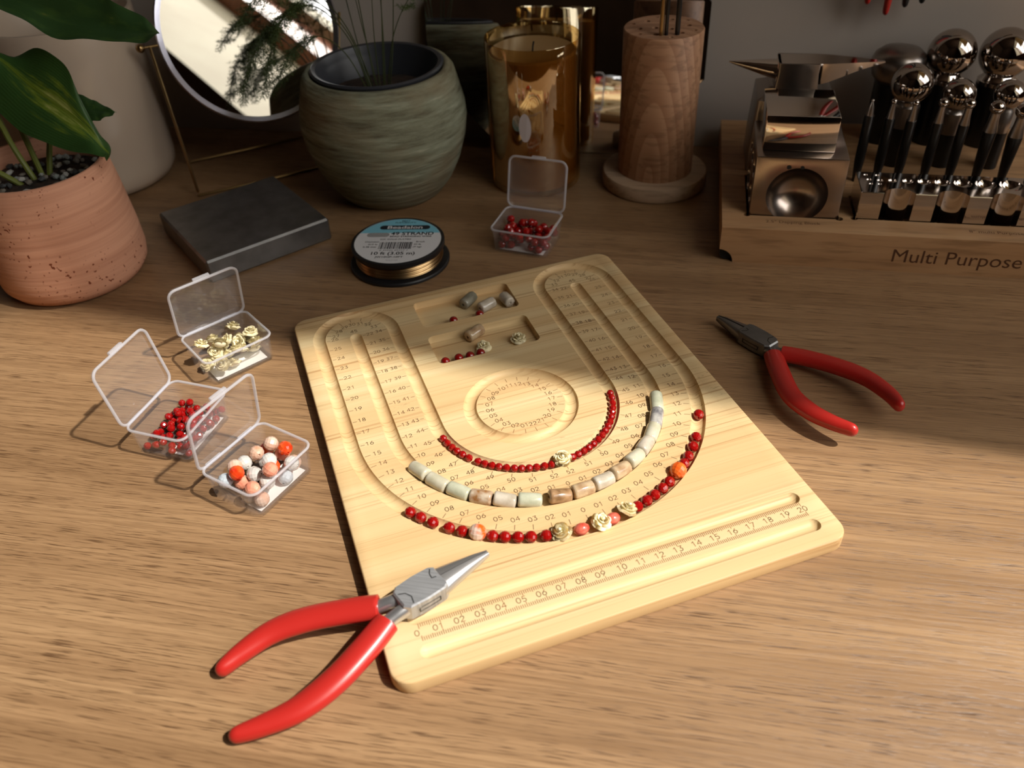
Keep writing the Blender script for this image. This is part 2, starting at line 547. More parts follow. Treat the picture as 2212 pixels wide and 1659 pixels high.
def thing(name, label, cat, loc=(0, 0, 0), rot=(0, 0, 0), group=None):
    o = bpy.data.objects.new(name, None)
    COL.objects.link(o)
    o.empty_display_size = 0.01
    o.location = Vector(loc) * S
    o.rotation_euler = rot
    return tag(o, label, cat, group)

def struct(o):
    o['kind'] = 'structure'
    return o

def stuff(o):
    o['kind'] = 'stuff'
    return o

def carve(o, cutters, smooth=35):
    tmp = []
    for k, cb in enumerate(cutters):
        bmesh.ops.recalc_face_normals(cb, faces=cb.faces[:])
        for v in cb.verts:
            v.co *= S
        me = bpy.data.meshes.new('cutter'); cb.to_mesh(me); cb.free()
        c = bpy.data.objects.new('cutter', me); COL.objects.link(c)
        c.parent = o.parent; c.location = o.location; c.rotation_euler = o.rotation_euler
        md = o.modifiers.new('cut%d' % k, 'BOOLEAN'); md.operation = 'DIFFERENCE'; md.solver = 'EXACT'; md.object = c
        tmp.append((c, me))
    bpy.context.view_layer.update()
    ev = o.evaluated_get(bpy.context.evaluated_depsgraph_get())
    new = bpy.data.meshes.new_from_object(ev)
    o.modifiers.clear()
    old = o.data; o.data = new
    bpy.data.meshes.remove(old)
    for c, me in tmp:
        bpy.data.objects.remove(c); bpy.data.meshes.remove(me)
    for p in new.polygons:
        p.use_smooth = True
    new.set_sharp_from_angle(angle=math.radians(smooth))

def text_mesh(body, size, mat, name, parent, loc, rot=(0, 0, 0), align='LEFT', sx=1.0, bold=0.0, extrude=0.0):
    cu = bpy.data.curves.new('txt', 'FONT')
    cu.body = body; cu.size = size * S; cu.align_x = align; cu.align_y = 'CENTER'
    cu.offset = bold * S; cu.extrude = extrude * S; cu.resolution_u = 3
    t = bpy.data.objects.new('txt', cu); COL.objects.link(t)
    bpy.context.view_layer.update()
    me = bpy.data.meshes.new_from_object(t.evaluated_get(bpy.context.evaluated_depsgraph_get()))
    bpy.data.objects.remove(t); bpy.data.curves.remove(cu)
    for v in me.vertices:
        v.co.x *= sx
    me.materials.clear(); me.materials.append(mat)
    o = bpy.data.objects.new(name, me); COL.objects.link(o)
    o.parent = parent; o.location = Vector(loc) * S; o.rotation_euler = rot
    return o

# stroke digits of the engraved scales (unit height, width about 0.7)
def arc(cx, cy, rx, ry, a0, a1, n=10):
    return [(cx + rx * math.cos(math.radians(a0 + (a1 - a0) * k / n)), cy + ry * math.sin(math.radians(a0 + (a1 - a0) * k / n))) for k in range(n + 1)]
DIG = {
    '0': [arc(.36, .5, .33, .5, 0, 360, 16)],
    '1': [[(.12, .80), (.40, 1.0), (.40, 0.0)]],
    '2': [arc(.34, .72, .30, .28, 165, -40, 10) + [(.04, 0.0), (.70, 0.0)]],
    '3': [[(.08, 1.0), (.64, 1.0), (.34, .60)] + arc(.34, .30, .31, .30, 90, -150, 10)],
    '4': [[(.55, 0.0), (.55, 1.0), (.02, .30), (.74, .30)]],
    '5': [[(.62, 1.0), (.16, 1.0), (.10, .56)] + arc(.34, .31, .31, .31, 120, -145, 10)],
    '6': [[(.52, 1.0), (.12, .50)] + arc(.36, .32, .31, .32, 150, 510, 14)],
    '7': [[(.04, 1.0), (.68, 1.0), (.26, 0.0)]],
    '8': [arc(.36, .75, .25, .25, 0, 360, 12), arc(.36, .26, .31, .26, 0, 360, 12)],
    '9': [[(.22, 0.0), (.60, .50)] + arc(.36, .68, .31, .32, -30, 330, 14)],
}
class Ribbon:
    def __init__(self):
        self.bm = bmesh.new()
    def line(self, pts, w, z):
        for (x0, y0), (x1, y1) in zip(pts, pts[1:]):
            dx, dy = x1 - x0, y1 - y0
            L = math.hypot(dx, dy)
            if L < 1e-6:
                continue
            ux, uy = dx / L * w / 2, dy / L * w / 2
            q = [(x0 - ux * .6 - uy, y0 - uy * .6 + ux), (x0 - ux * .6 + uy, y0 - uy * .6 - ux), (x1 + ux * .6 + uy, y1 + uy * .6 - ux), (x1 + ux * .6 - uy, y1 + uy * .6 + ux)]
            self.bm.faces.new([self.bm.verts.new((x, y, z)) for x, y in q])
    def number(self, s, x, y, h, w, z, gap=.22):
        """centred on x, y"""
        adv = (.72 + gap) * h
        X = x - (len(s) * adv - gap * h) / 2
        for ch in s:
            for st in DIG[ch]:
                self.line([(X + px * h, y - h / 2 + py * h) for px, py in st], w, z)
            X += adv

# ------------------------------------------------------------------ the room
WY = 39.6      # rear wall
WX = 80.0      # inner face of the window wall
YF, XL, ZF, ZC = -260.0, -200.0, -74.0, 242.0
TH = 52.0      # depth of the window reveal

b = bm_new(); add_box(b, XL, WX + TH, WY, WY + 10, ZF, ZC); struct(obj('wall_back', b, MT['wall'], smooth=0))
b = bm_new(); add_box(b, XL - 10, XL, YF, WY, ZF, ZC); struct(obj('wall_left', b, MT['wall_dim'], smooth=0))
b = bm_new(); add_box(b, XL, WX + TH, YF - 10, YF, ZF, ZC); struct(obj('wall_front', b, MT['wall_dim'], smooth=0))
b = bm_new(); add_box(b, XL, WX + TH, YF, WY, ZF - 6, ZF); struct(obj('floor', b, MT['floor'], smooth=0))
b = bm_new(); add_box(b, XL, WX + TH, YF, WY, ZC, ZC + 6); struct(obj('ceiling', b, MT['wall_dim'], smooth=0))

# window wall: an opening whose left side follows the roof slope
hole = [(36.0, 22.0), (36.0, 235.0), (-205.0, 235.0), (-53.1, 22.0)]
b = bm_new()
outer = [(WY, ZF), (WY, ZC), (YF, ZC), (YF, ZF)]
loops = {}
for x in (WX, WX + TH):
    loops[x] = ([b.verts.new((x, y, z)) for y, z in outer], [b.verts.new((x, y, z)) for y, z in hole])
for x in (WX, WX + TH):
    o_, h_ = loops[x]
    for i in range(4):
        j = (i + 1) % 4
        # outer corner order: lower rear, upper rear, upper front, lower front; hole in the same order
        b.faces.new((o_[i], o_[j], h_[j], h_[i]))
a_, c_ = loops[WX], loops[WX + TH]
for i in range(4):
    j = (i + 1) % 4
    f = b.faces.new((a_[1][i], a_[1][j], c_[1][j], c_[1][i])); f.material_index = 1
    b.faces.new((a_[0][i], a_[0][j], c_[0][j], c_[0][i]))
wr = struct(obj('wall_right', b, [MT['wall_dim'], MT['reveal']], smooth=0))

win = struct(thing('window_1', 'sloping brown wooden window frame in the deep cream reveal', 'window', (WX + TH, 0, 0)))
del win['category']
e = Vector((0, -205 + 53.1, 235 - 22)).normalized()         # along the slope
nrm = Vector((0, e.z, -e.y))                                 # out of the reveal
P0 = Vector((0, -53.1, 22.0))
b = bm_new()
def slope_bar(x0, x1, h0, h1):
    q = []
    for s_ in (-6.0, 262.0):
        for x, h in ((x0, h0), (x1, h0), (x1, h1), (x0, h1)):
            q.append(b.verts.new(P0 + e * s_ + nrm * h + Vector((x, 0, 0))))
    for f in ((0, 1, 2, 3), (7, 6, 5, 4), (0, 4, 5, 1), (1, 5, 6, 2), (2, 6, 7, 3), (3, 7, 4, 0)):
        b.faces.new([q[i] for i in f])
slope_bar(0.0, 18.0, -4.0, 6.5)
obj('slope_rail', b, MT['frame_wood'], win, smooth=0)
b = bm_new(); slope_bar(18.0, 26.0, -6.0, 10.5)
obj('outer_sill', b, MT['reveal'], win, smooth=0)
b = bm_new(); add_box(b, 0, 6, -12.5, -8.5, 22, 235)
obj('mullion', b, MT['frame_wood'], win, smooth=0)
b = bm_new(); add_box(b, 0, 6, 32, 36, 22, 235); obj('side_post', b, MT['frame_wood'], win, smooth=0)

# unseen roller blind, added so its shaped edge throws the shade line across the desk
bl = thing('added_blind', 'unseen cream roller blind added to throw the shade line across the desk', 'blind', (WX + 4, 0, 0))
b = bm_new()
edge = [(-9.6, 64), (-11.0, 82), (-12.6, 102), (-16.2, 150), (-22.0, 228)]
poly = edge + [(35.5, 228), (35.5, 64)]
add_prism(b, poly, -0.1, 0.1, lambda y, z, x: (x, y, z))
obj('cloth', b, MT['blind'], bl, smooth=0)
b = bm_new(); add_box(b, -0.8, 0.8, -9.6, 35.5, 62.5, 64.5, 0.3)
obj('bottom_bar', b, MT['frame_wood'], bl)
b = bm_new(); add_tube(b, [(0, -22, 230), (0, 35.5, 230)], 2.0, 16)
obj('roller_tube', b, MT['frame_wood'], bl)

# ------------------------------------------------------------------ the desk
desk = thing('desk', 'large brown oak desk that everything stands on', 'desk', (0, 0, 0))
b = bm_new(); add_box(b, -112, 79, -34, 39.4, -3.2, 0, 0.15)
obj('tabletop', b, MT['desk'], desk)
for lx in (-106, 73):
    for ly in (-28, 33):
        b = bm_new(); add_box(b, lx - 3, lx + 3, ly - 3, ly + 3, ZF, -3.2, 0.2)
        obj('leg', b, MT['desk'], desk)

# ------------------------------------------------------------------ bead board
BH = 0.87                               # board thickness
A30 = math.radians(30)
board = thing('bead_board', 'pale bamboo bead design board with curved grooves and engraved scales', 'board', (0, 0, 0), (0, 0, A30))
BCX, BCY = 9.72, 12.72
def bl_(x, y):                          # board coordinates to board-local
    return x - BCX, y - BCY
def bw(x, y, z=0.0):                    # board coordinates (z above the board's top) to world cm
    lx, ly = bl_(x, y)
    return Vector((lx * math.cos(A30) - ly * math.sin(A30), lx * math.sin(A30) + ly * math.cos(A30), BH + z))
UX, UY = 9.69, 13.5                     # centre of all arcs
b = bm_new()
w_, d_ = 22.98, 29.19
add_loops(b, [[(x, y, z) for x, y in rrect(w_ - 2 * i_, d_ - 2 * i_, 0.95 - i_, 7, bl_(9.72, 12.725))]
              for i_, z in ((0.12, 0.0), (0.02, 0.05), (0.0, 0.12), (0.0, BH - 0.09), (0.03, BH - 0.03), (0.09, BH))])
panel = obj('panel', b, MT['bamboo'], board, smooth=40)
GR, GD = 0.435, 0.30                    # groove cutter radius and groove depth
ZC_ = BH - GD + GR
def arcp(cx, cy, r, a0, a1, n):
    return [(cx + r * math.cos(math.radians(a0 + (a1 - a0) * k / n)), cy + r * math.sin(math.radians(a0 + (a1 - a0) * k / n))) for k in range(n + 1)]
R3, R2, R1 = 10.16, 7.80, 5.27
TY = 24.05
mid_r = (R3 + R1) / 2; half = (R3 - R1) / 2
loop = arcp(UX, UY, R3, 180, 360, 72) + arcp(UX + mid_r, TY, half, 0, 180, 28) + arcp(UX, UY, R1, 360, 180, 48) + arcp(UX - mid_r, TY, half, 0, 180, 28)
cut = bm_new(); add_tube(cut, [(*bl_(x, y), ZC_) for x, y in loop], GR, 24, closed=True)
cut2 = bm_new()
pth = [(UX - R2, 23.9)] + arcp(UX, UY, R2, 180, 360, 64) + [(UX + R2, 23.9)]
add_tube(cut2, [(*bl_(x, y), ZC_) for x, y in pth], GR * .97, 24, cap='round')
cut3 = bm_new(); add_tube(cut3, [(*bl_(x, y), ZC_) for x, y in arcp(UX - .1, UY, 3.0, 0, 360, 72)[:-1]], GR * .95, 24, closed=True)
cuts = [cut, cut2, cut3]
for yy, xa, xb in ((1.30, 0.0, 19.9), (-0.60, 0.1, 19.85)):
    c4 = bm_new(); add_tube(c4, [(*bl_(xa + (xb - xa) * k / 8, yy), ZC_ - .02) for k in range(9)], 0.405, 24, cap='round'); cuts.append(c4)
for x0, x1, y0, y1 in ((6.3, 13.08, 23.15, 26.25), (6.2, 13.02, 19.0, 22.05)):
    c5 = bm_new()
    ol = rrect(x1 - x0, y1 - y0, 0.38, 6, bl_((x0 + x1) / 2, (y0 + y1) / 2))
    il = rrect(x1 - x0 - .06, y1 - y0 - .06, 0.36, 6, bl_((x0 + x1) / 2, (y0 + y1) / 2))
    add_loops(c5, [[(x, y, BH - .50) for x, y in il], [(x, y, BH - .44) for x, y in ol], [(x, y, BH + .5) for x, y in ol]])
    cuts.append(c5)
carve(panel, cuts, 40)

# engraved scales (flat marks a hair above the wood)
ZT = BH + 0.004
U_ = 1.061
def sc_mark(rb, p, q, w=.035):
    rb.line([bl_(*p), bl_(*q)], w, ZT)
def sc_num(rb, s, p, h=.30, w=.036):
    x, y = bl_(*p); rb.number(s, x, y, h, w, ZT)
rule = Ribbon()
for i in range(201):
    L = .27 if i % 10 == 0 else (.22 if i % 5 == 0 else .18)
    x = i / 10
    sc_mark(rule, (x, 0.0), (x, L), .04); sc_mark(rule, (x, .94), (x, .94 - L), .04)
for i in range(21):
    sc_num(rule, '0' if i == 0 else '%02d' % i, (i + (-.16 if i < 10 else -.05), .47), .30, .038)
obj('ruler_scale', rule.bm, MT['engrave_light'], board, smooth=0)
osc, msc, isc, rsc = Ribbon(), Ribbon(), Ribbon(), Ribbon()
RO = R3 - .44                            # inner edge of the outer groove
for n in range(0, 27):
    if n <= 15:
        for sg in ((1, -1) if n else (1,)):
            a = math.radians(-90 + sg * n / 15.97 * 90)
            pt = lambda r: (UX + r * math.cos(a), UY + r * math.sin(a))
            sc_mark(osc, pt(RO - .04), pt(RO - .36)); sc_num(osc, '0' if n == 0 else '%02d' % n, pt(RO - .74), .28)
    else:
        y = 24.15 - U_ * (26 - n)
        for sg in (-1, 1):
            sc_mark(osc, (UX + sg * (RO - .04), y), (UX + sg * (RO - .27), y)); sc_num(osc, str(n), (UX + sg * (RO - .57), y + .04), .27)
for n in range(27, 34):                  # round the end loops
    a = math.radians((n - 26.1) / 8.0 * 180)
    for sg in (-1, 1):
        cx = UX + sg * mid_r
        pt = lambda r: (cx + sg * r * math.cos(a), TY + r * math.sin(a))
        sc_mark(osc, pt(2.0 - .03), pt(2.0 - .33)); sc_num(osc, str(n), pt(1.38), .27)
for n in range(34, 53):                  # along the inner groove
    y = TY - (n - 34) * U_ - .05
    for sg in (-1, 1):
        if y > UY:
            xi = UX + sg * (R1 + .45)
            sc_mark(isc, (xi + sg * .04, y), (xi + sg * .25, y)); sc_num(isc, str(n), (xi + sg * .55, y), .26)
        else:
            a = math.radians(-90 + sg * (52.4 - n) / 8.4 * 90)
            pt = lambda r: (UX + r * math.cos(a), UY + r * math.sin(a))
            sc_mark(isc, pt(R1 + .49), pt(R1 + .72)); sc_num(isc, str(n), pt(R1 + .95), .26)
for n in range(0, 23):                   # along the middle groove
    y = 23.9 - U_ * (22 - n)
    for sg in (-1, 1):
        if y > UY:
            xm = UX + sg * (R2 - .45)
            sc_mark(msc, (xm, y), (xm - sg * .22, y)); sc_num(msc, str(n), (xm - sg * .47, y + .03), .26)
        elif n > 0 or sg > 0:
            a = math.radians(-90 + sg * n / 12.2 * 90)
            pt = lambda r: (UX + r * math.cos(a), UY + r * math.sin(a))
            sc_mark(msc, pt(R2 - .45), pt(R2 - .64)); sc_num(msc, '0' if n == 0 else '%02d' % n, pt(R2 - .84), .26)
for sg in (-1, 1):
    sc_num(msc, '45', (UX + sg * R2, 24.62), .27)
for n in range(1, 23):
    a = math.radians(-103.5 - (n - 1) * 16.42)
    pt = lambda r: (UX - .1 + r * math.cos(a), UY + r * math.sin(a))
    sc_mark(rsc, pt(2.53), pt(2.22)); sc_num(rsc, '%02d' % n, pt(1.86), .27)
obj('outer_scale', osc.bm, MT['engrave'], board, smooth=0)
obj('inner_scale', isc.bm, MT['engrave'], board, smooth=0)
obj('middle_scale', msc.bm, MT['engrave'], board, smooth=0)
obj('ring_scale', rsc.bm, MT['engrave_light'], board, smooth=0)

# ------------------------------------------------------------------ beads, stones and roses on the board
def ico_mesh(name, r, mat, sub=2, scale=(1, 1, 1), smooth=0):
    bm_ = bm_new(); add_ico(bm_, r, (0, 0, 0), sub, scale)
    return mesh_from(bm_, name, mat, smooth)
def faceted(name, r, mat, nu=10, nv=6):
    """bead cut with flat facets in rows, a drill hole at both poles"""
    bm_ = bm_new()
    prof = []
    for k in range(nv + 1):
        a = -PI / 2 * .9 + PI * .9 * k / nv
        prof.append((r * math.cos(a), r * math.sin(a)))
    h = r * .16
    prof = [(0, prof[0][1] + r * .25), (h, prof[0][1] + r * .2), *prof, (h, prof[-1][1] - r * .2), (0, prof[-1][1] - r * .25)]
    add_lathe(bm_, prof, nu)
    return mesh_from(bm_, name, mat, 0)
ME = {
    'small_red': faceted('small_red_bead', .225, MT['carnelian']),
    'red': faceted('red_bead', .315, MT['carnelian'], 12, 7),
    'red_dark': ico_mesh('round_red_bead', .30, MT['carnelian_dark'], 3, smooth=60),
    'orange': faceted('orange_bead', .46, MT['orange_agate'], 12, 7),
    'half_orange': faceted('half_orange_bead', .46, MT['orange_clear'], 12, 7),
}
# oval coral beads
b = bm_new(); add_lathe(b, [(0, -.40), (.10, -.40), (.22, -.30), (.31, -.12), (.32, .05), (.25, .25), (.12, .40), (0, .40)], 14)
ME['coral'] = mesh_from(b, 'coral_bead', MT['coral'], 60)

def rose_mesh(name='rose'):
    bm_ = bm_new()
    rows = [(5, .16, .52, .10, .30, .16, 0.0), (5, .12, .42, .16, .42, .06, .6), (4, .08, .28, .22, .50, .02, .2), (3, .04, .15, .26, .54, -.02, .9)]
    for cnt, r0, r1, z0, z1, curl, off in rows:
        for k in range(cnt):
            th0 = off + 2 * PI * k / cnt
            grid = []
            for iv in range(5):
                v = iv / 4
                row = []
                for iu in range(7):
                    u = iu / 3 - 1
                    wd = (PI / cnt) * 1.12 * (0.55 + 0.45 * math.sin(min(1, v * 1.3) * PI / 2))
                    rr = r0 + (r1 - r0) * v * (1 - .26 * u * u * v)
                    zz = z0 + (z1 - z0) * (1 - (1 - v) ** 1.8) - curl * v ** 4 - .10 * u * u * v + .025 * k
                    a = th0 + u * wd
                    row.append(bm_.verts.new((rr * math.cos(a), rr * math.sin(a), zz)))
                grid.append(row)
            for iv in range(4):
                for iu in range(6):
                    bm_.faces.new((grid[iv][iu], grid[iv][iu + 1], grid[iv + 1][iu + 1], grid[iv + 1][iu]))
    bmesh.ops.solidify(bm_, geom=bm_.faces[:], thickness=.035)
    add_lathe(bm_, [(0, 0), (.20, .02), (.36, .12), (.40, .20), (.2, .30), (0, .32)], 15)
    add_ico(bm_, .085, (0, 0, .50), 2, (1, 1, 1.2))
    return mesh_from(bm_, name, MT['rose'], 50)
ME['rose'] = rose_mesh()

def place(mesh, name, label, cat, pos, rot=(0, 0, 0), group=None, scale=1.0):
    o = bpy.data.objects.new(name, mesh)
    COL.objects.link(o)
    o.location = Vector(pos) * S
    o.rotation_euler = rot
    o.scale = (scale,) * 3
    return tag(o, label, cat, group)

ORD = ['first', 'second', 'third', 'fourth', 'fifth', 'sixth', 'seventh', 'eighth', 'ninth', 'tenth', 'eleventh', 'twelfth', 'thirteenth', 'fourteenth', 'fifteenth', 'sixteenth', 'seventeenth', 'eighteenth', 'nineteenth', 'twentieth']
def on_arc(R, ang, z):
    a = math.radians(ang)
    return bw(UX + R * math.cos(a), UY + R * math.sin(a), z)
def string_rot(ang):                    # bead axis (local z) along the groove
    return Euler((PI / 2, rnd.uniform(0, 6.28) * 0, A30 + math.radians(ang)), 'XYZ')
def bead_rot(ang):
    t = Vector((-math.sin(math.radians(ang) + A30), math.cos(math.radians(ang) + A30), rnd.uniform(-.2, .2)))
    q = t.to_track_quat('Z', 'Y')
    from mathutils import Quaternion
    return (q @ Quaternion((0, 0, 1), rnd.uniform(0, 6.28))).to_euler()

inner_left = [-168.6, -163.6, -158.5, -154.0, -149.2, -144.2, -137.7, -133.2, -128.6, -124.3, -119.7, -115.0, -110.6, -106.2, -101.9, -97.1, -92.7]
inner_right = [-78.8, -74.7, -70.3, -66.0, -61.6, -56.9, -52.3, -47.8, -43.3, -39.0, -34.2, -29.9, -25.6, -20.9, -15.6, -11.2]
for k, a in enumerate(inner_left):
    place(ME['small_red'], 'red_bead', 'small red faceted bead in the inner groove, %s from its left end' % ORD[k], 'bead', on_arc(R1, a, -.075), bead_rot(a), 'small red beads left of the rose in the inner groove')
for k, a in enumerate(inner_right):
    place(ME['small_red'], 'red_bead', 'small red faceted bead in the inner groove, %s right of the ivory rose' % ORD[k], 'bead', on_arc(R1, a, -.075), bead_rot(a), 'small red beads right of the rose in the inner groove')
place(ME['rose'], 'rose_bead', 'ivory carved rose between the small red beads of the inner groove', 'bead', on_arc(R1, -85.6, .02), (0.35, -.1, 0.4), 'ivory roses in the grooves', 1.0)

outer = [(-144.8, 'red'), (-141.0, 'red'), (-136.8, 'red'), (-131.5, 'red'), (-127.5, 'red'), (-122.9, 'half'), (-118.6, 'red'), (-115.1, 'red'), (-111.4, 'red'), (-107.8, 'red'), (-103.5, 'red')]
k = 0
for a, kind in outer:
    if kind == 'red':
        place(ME['red'], 'red_bead', 'round red faceted bead in the outer groove, %s from its left end' % ORD[k], 'bead', on_arc(R3, a, .015), bead_rot(a), 'red beads left of the roses in the outer groove'); k += 1
    else:
        place(ME['half_orange'], 'agate_bead', 'half clear, half orange agate bead among the left red beads', 'bead', on_arc(R3, a, .15), bead_rot(a))
rights = [(-74.9, 'red'), (-71.2, 'red'), (-67.9, 'red'), (-64.2, 'red'), (-60.8, 'red'), (-55.7, 'orange'), (-51.6, 'red'), (-48.0, 'red'), (-43.3, 'red'), (-38.8, 'red')]
k = 0
for a, kind in rights:
    if kind == 'red':
        place(ME['red'], 'red_bead', 'round red faceted bead in the outer groove, %s right of the roses' % ORD[k], 'bead', on_arc(R3, a, .015), bead_rot(a), 'red beads right of the roses in the outer groove'); k += 1
    else:
        place(ME['orange'], 'agate_bead', 'large bright orange faceted bead in the right of the outer groove', 'bead', on_arc(R3, a, .15), bead_rot(a))
place(ME['red'], 'red_bead', 'single red bead lying apart at the upper right of the outer groove', 'bead', on_arc(R3, -27.9, .015), bead_rot(-28))
for a, tx, rt in ((-98.9, 'leftmost of the three ivory roses in the outer groove', (.25, -.3, .3)), (-87.8, 'middle one of the three ivory roses in the outer groove', (.35, .1, 1.1)), (-79.2, 'rightmost of the three ivory roses in the outer groove', (.5, .2, 2.0))):
    place(ME['rose'], 'rose_bead', tx, 'bead', on_arc(R3, a, .0), rt, 'ivory roses in the grooves', 1.08)
place(ME['coral'], 'coral_bead', 'striped pink coral bead left of the middle rose, outer groove', 'bead', on_arc(R3, -93.3, .02), bead_rot(-93))
place(ME['coral'], 'coral_bead', 'plain red coral bead between the middle and right roses', 'bead', on_arc(R3, -83.5, .02), bead_rot(-83))

def tube_stone(name, L, r, mat, n=8, squash=1.0):
    bm_ = bm_new()
    h = L / 2
    add_lathe(bm_, [(0, -h + .10), (.09, -h + .08), (.10, -h), (r - .10, -h), (r - .02, -h + .05), (r, -h + .14), (r * 1.02, 0), (r, h - .14), (r - .02, h - .05), (r - .10, h), (.10, h), (.09, h - .08), (0, h - .10)], n)
    for v in bm_.verts:
        v.co.y *= squash
    return mesh_from(bm_, name, mat, 50)
stones = [(-22.8, 'stone_green', 'pale green tube stone at the right end of the middle groove', 1.40), (-33.1, 'stone_grey', 'grey and white banded tube stone, second from right end', 1.30),
          (-42.0, 'stone_pale', 'white tube stone with a yellow end in the right of the middle groove', 1.15), (-50.6, 'stone_clear', 'pinkish clear tube stone with brown flecks, middle groove right', 1.15),
          (-59.2, 'stone_pale', 'milky pale tube stone above the brownish clear one, middle groove', 1.2), (-68.3, 'stone_beige', 'brownish clear tube stone in the lower right of the middle groove', 1.2),
          (-77.2, 'stone_clear', 'shiny clear tube stone right of the beige one, middle groove', 1.2), (-86.3, 'stone_beige', 'beige veined tube stone right of the dark brown one', 1.2),
          (-95.7, 'stone_brown', 'dark brown tube stone with a gap on its left', 1.2), (-107.4, 'stone_green', 'greenish white tube stone left of the gap in the middle groove', 1.25),
          (-116.9, 'stone_clear', 'pale clear tube stone right of the amber striped one', 1.2), (-126.0, 'stone_amber', 'amber and white striped tube stone in the middle groove', 1.2),
          (-135.5, 'stone_green', 'pale green clear tube stone left of the amber striped one', 1.25), (-145.3, 'stone_pale', 'milky white tube stone second from the left end', 1.3), (-155.2, 'stone_pale', 'yellowish white tube stone at the left end of the middle groove', 1.3)]
for a, mt, lab, L in stones:
    me = tube_stone('tube_stone', L, .40, MT[mt], 12)
    place(me, 'tube_stone', lab, 'stone bead', on_arc(R2, a, .125), bead_rot(a), 'tube stones in the middle groove')

def lay(p0, p1, z, r):
    d = Vector((p1[0] - p0[0], p1[1] - p0[1]))
    c = bw((p0[0] + p1[0]) / 2, (p0[1] + p1[1]) / 2, z)
    ang = math.atan2(d.y, d.x) + A30
    return c, Euler((PI / 2, 0, ang + PI / 2), 'XYZ'), d.length
for p0, p1, mt, lab, L in (((9.44, 24.81), (10.66, 25.80), 'stone_dark', 'dark grey green tube stone in the upper tray', 1.30), ((10.50, 24.02), (11.58, 24.46), 'stone_clear', 'clear whitish tube stone in the middle of the upper tray', 1.25),
                           ((12.40, 24.95), (12.62, 23.75), 'stone_clear', 'pinkish tube stone against the right wall of the upper tray', 1.05), ((8.72, 21.19), (9.86, 21.77), 'stone_beige', 'beige tube stone with brown end in the lower tray', 1.30)):
    c, r_, _ = lay(p0, p1, -.50 + .40, .40)
    place(tube_stone('tube_stone', L, .40, MT[mt], 8), 'tube_stone', lab, 'stone bead', c, r_)
for (x, y), lab in (((8.42, 23.48), 'dark red bead at the front wall of the upper tray, left one'), ((10.26, 23.48), 'dark red bead at the front wall of the upper tray, right one'),
                    ((6.66, 19.36), 'dark red bead at the left end of the lower tray'), ((7.55, 19.40), 'red bead second from left along the lower tray wall'),
                    ((8.28, 19.34), 'dark red bead third from left along the lower tray wall'), ((8.99, 19.36), 'red bead rightmost along the lower tray wall, before a rose')):
    place(ME['red_dark'], 'red_bead', lab, 'bead', bw(x, y, -.195), (0, 0, 0))
place(ME['rose'], 'rose_bead', 'ivory rose behind the red beads in the lower tray', 'bead', bw(9.42, 20.05, -.44), (.25, .1, .2), scale=1.0)
place(ME['rose'], 'rose_bead', 'ivory rose lying alone in the right of the lower tray', 'bead', bw(11.78, 20.0, -.44), (.2, -.1, 1.0), scale=1.05)

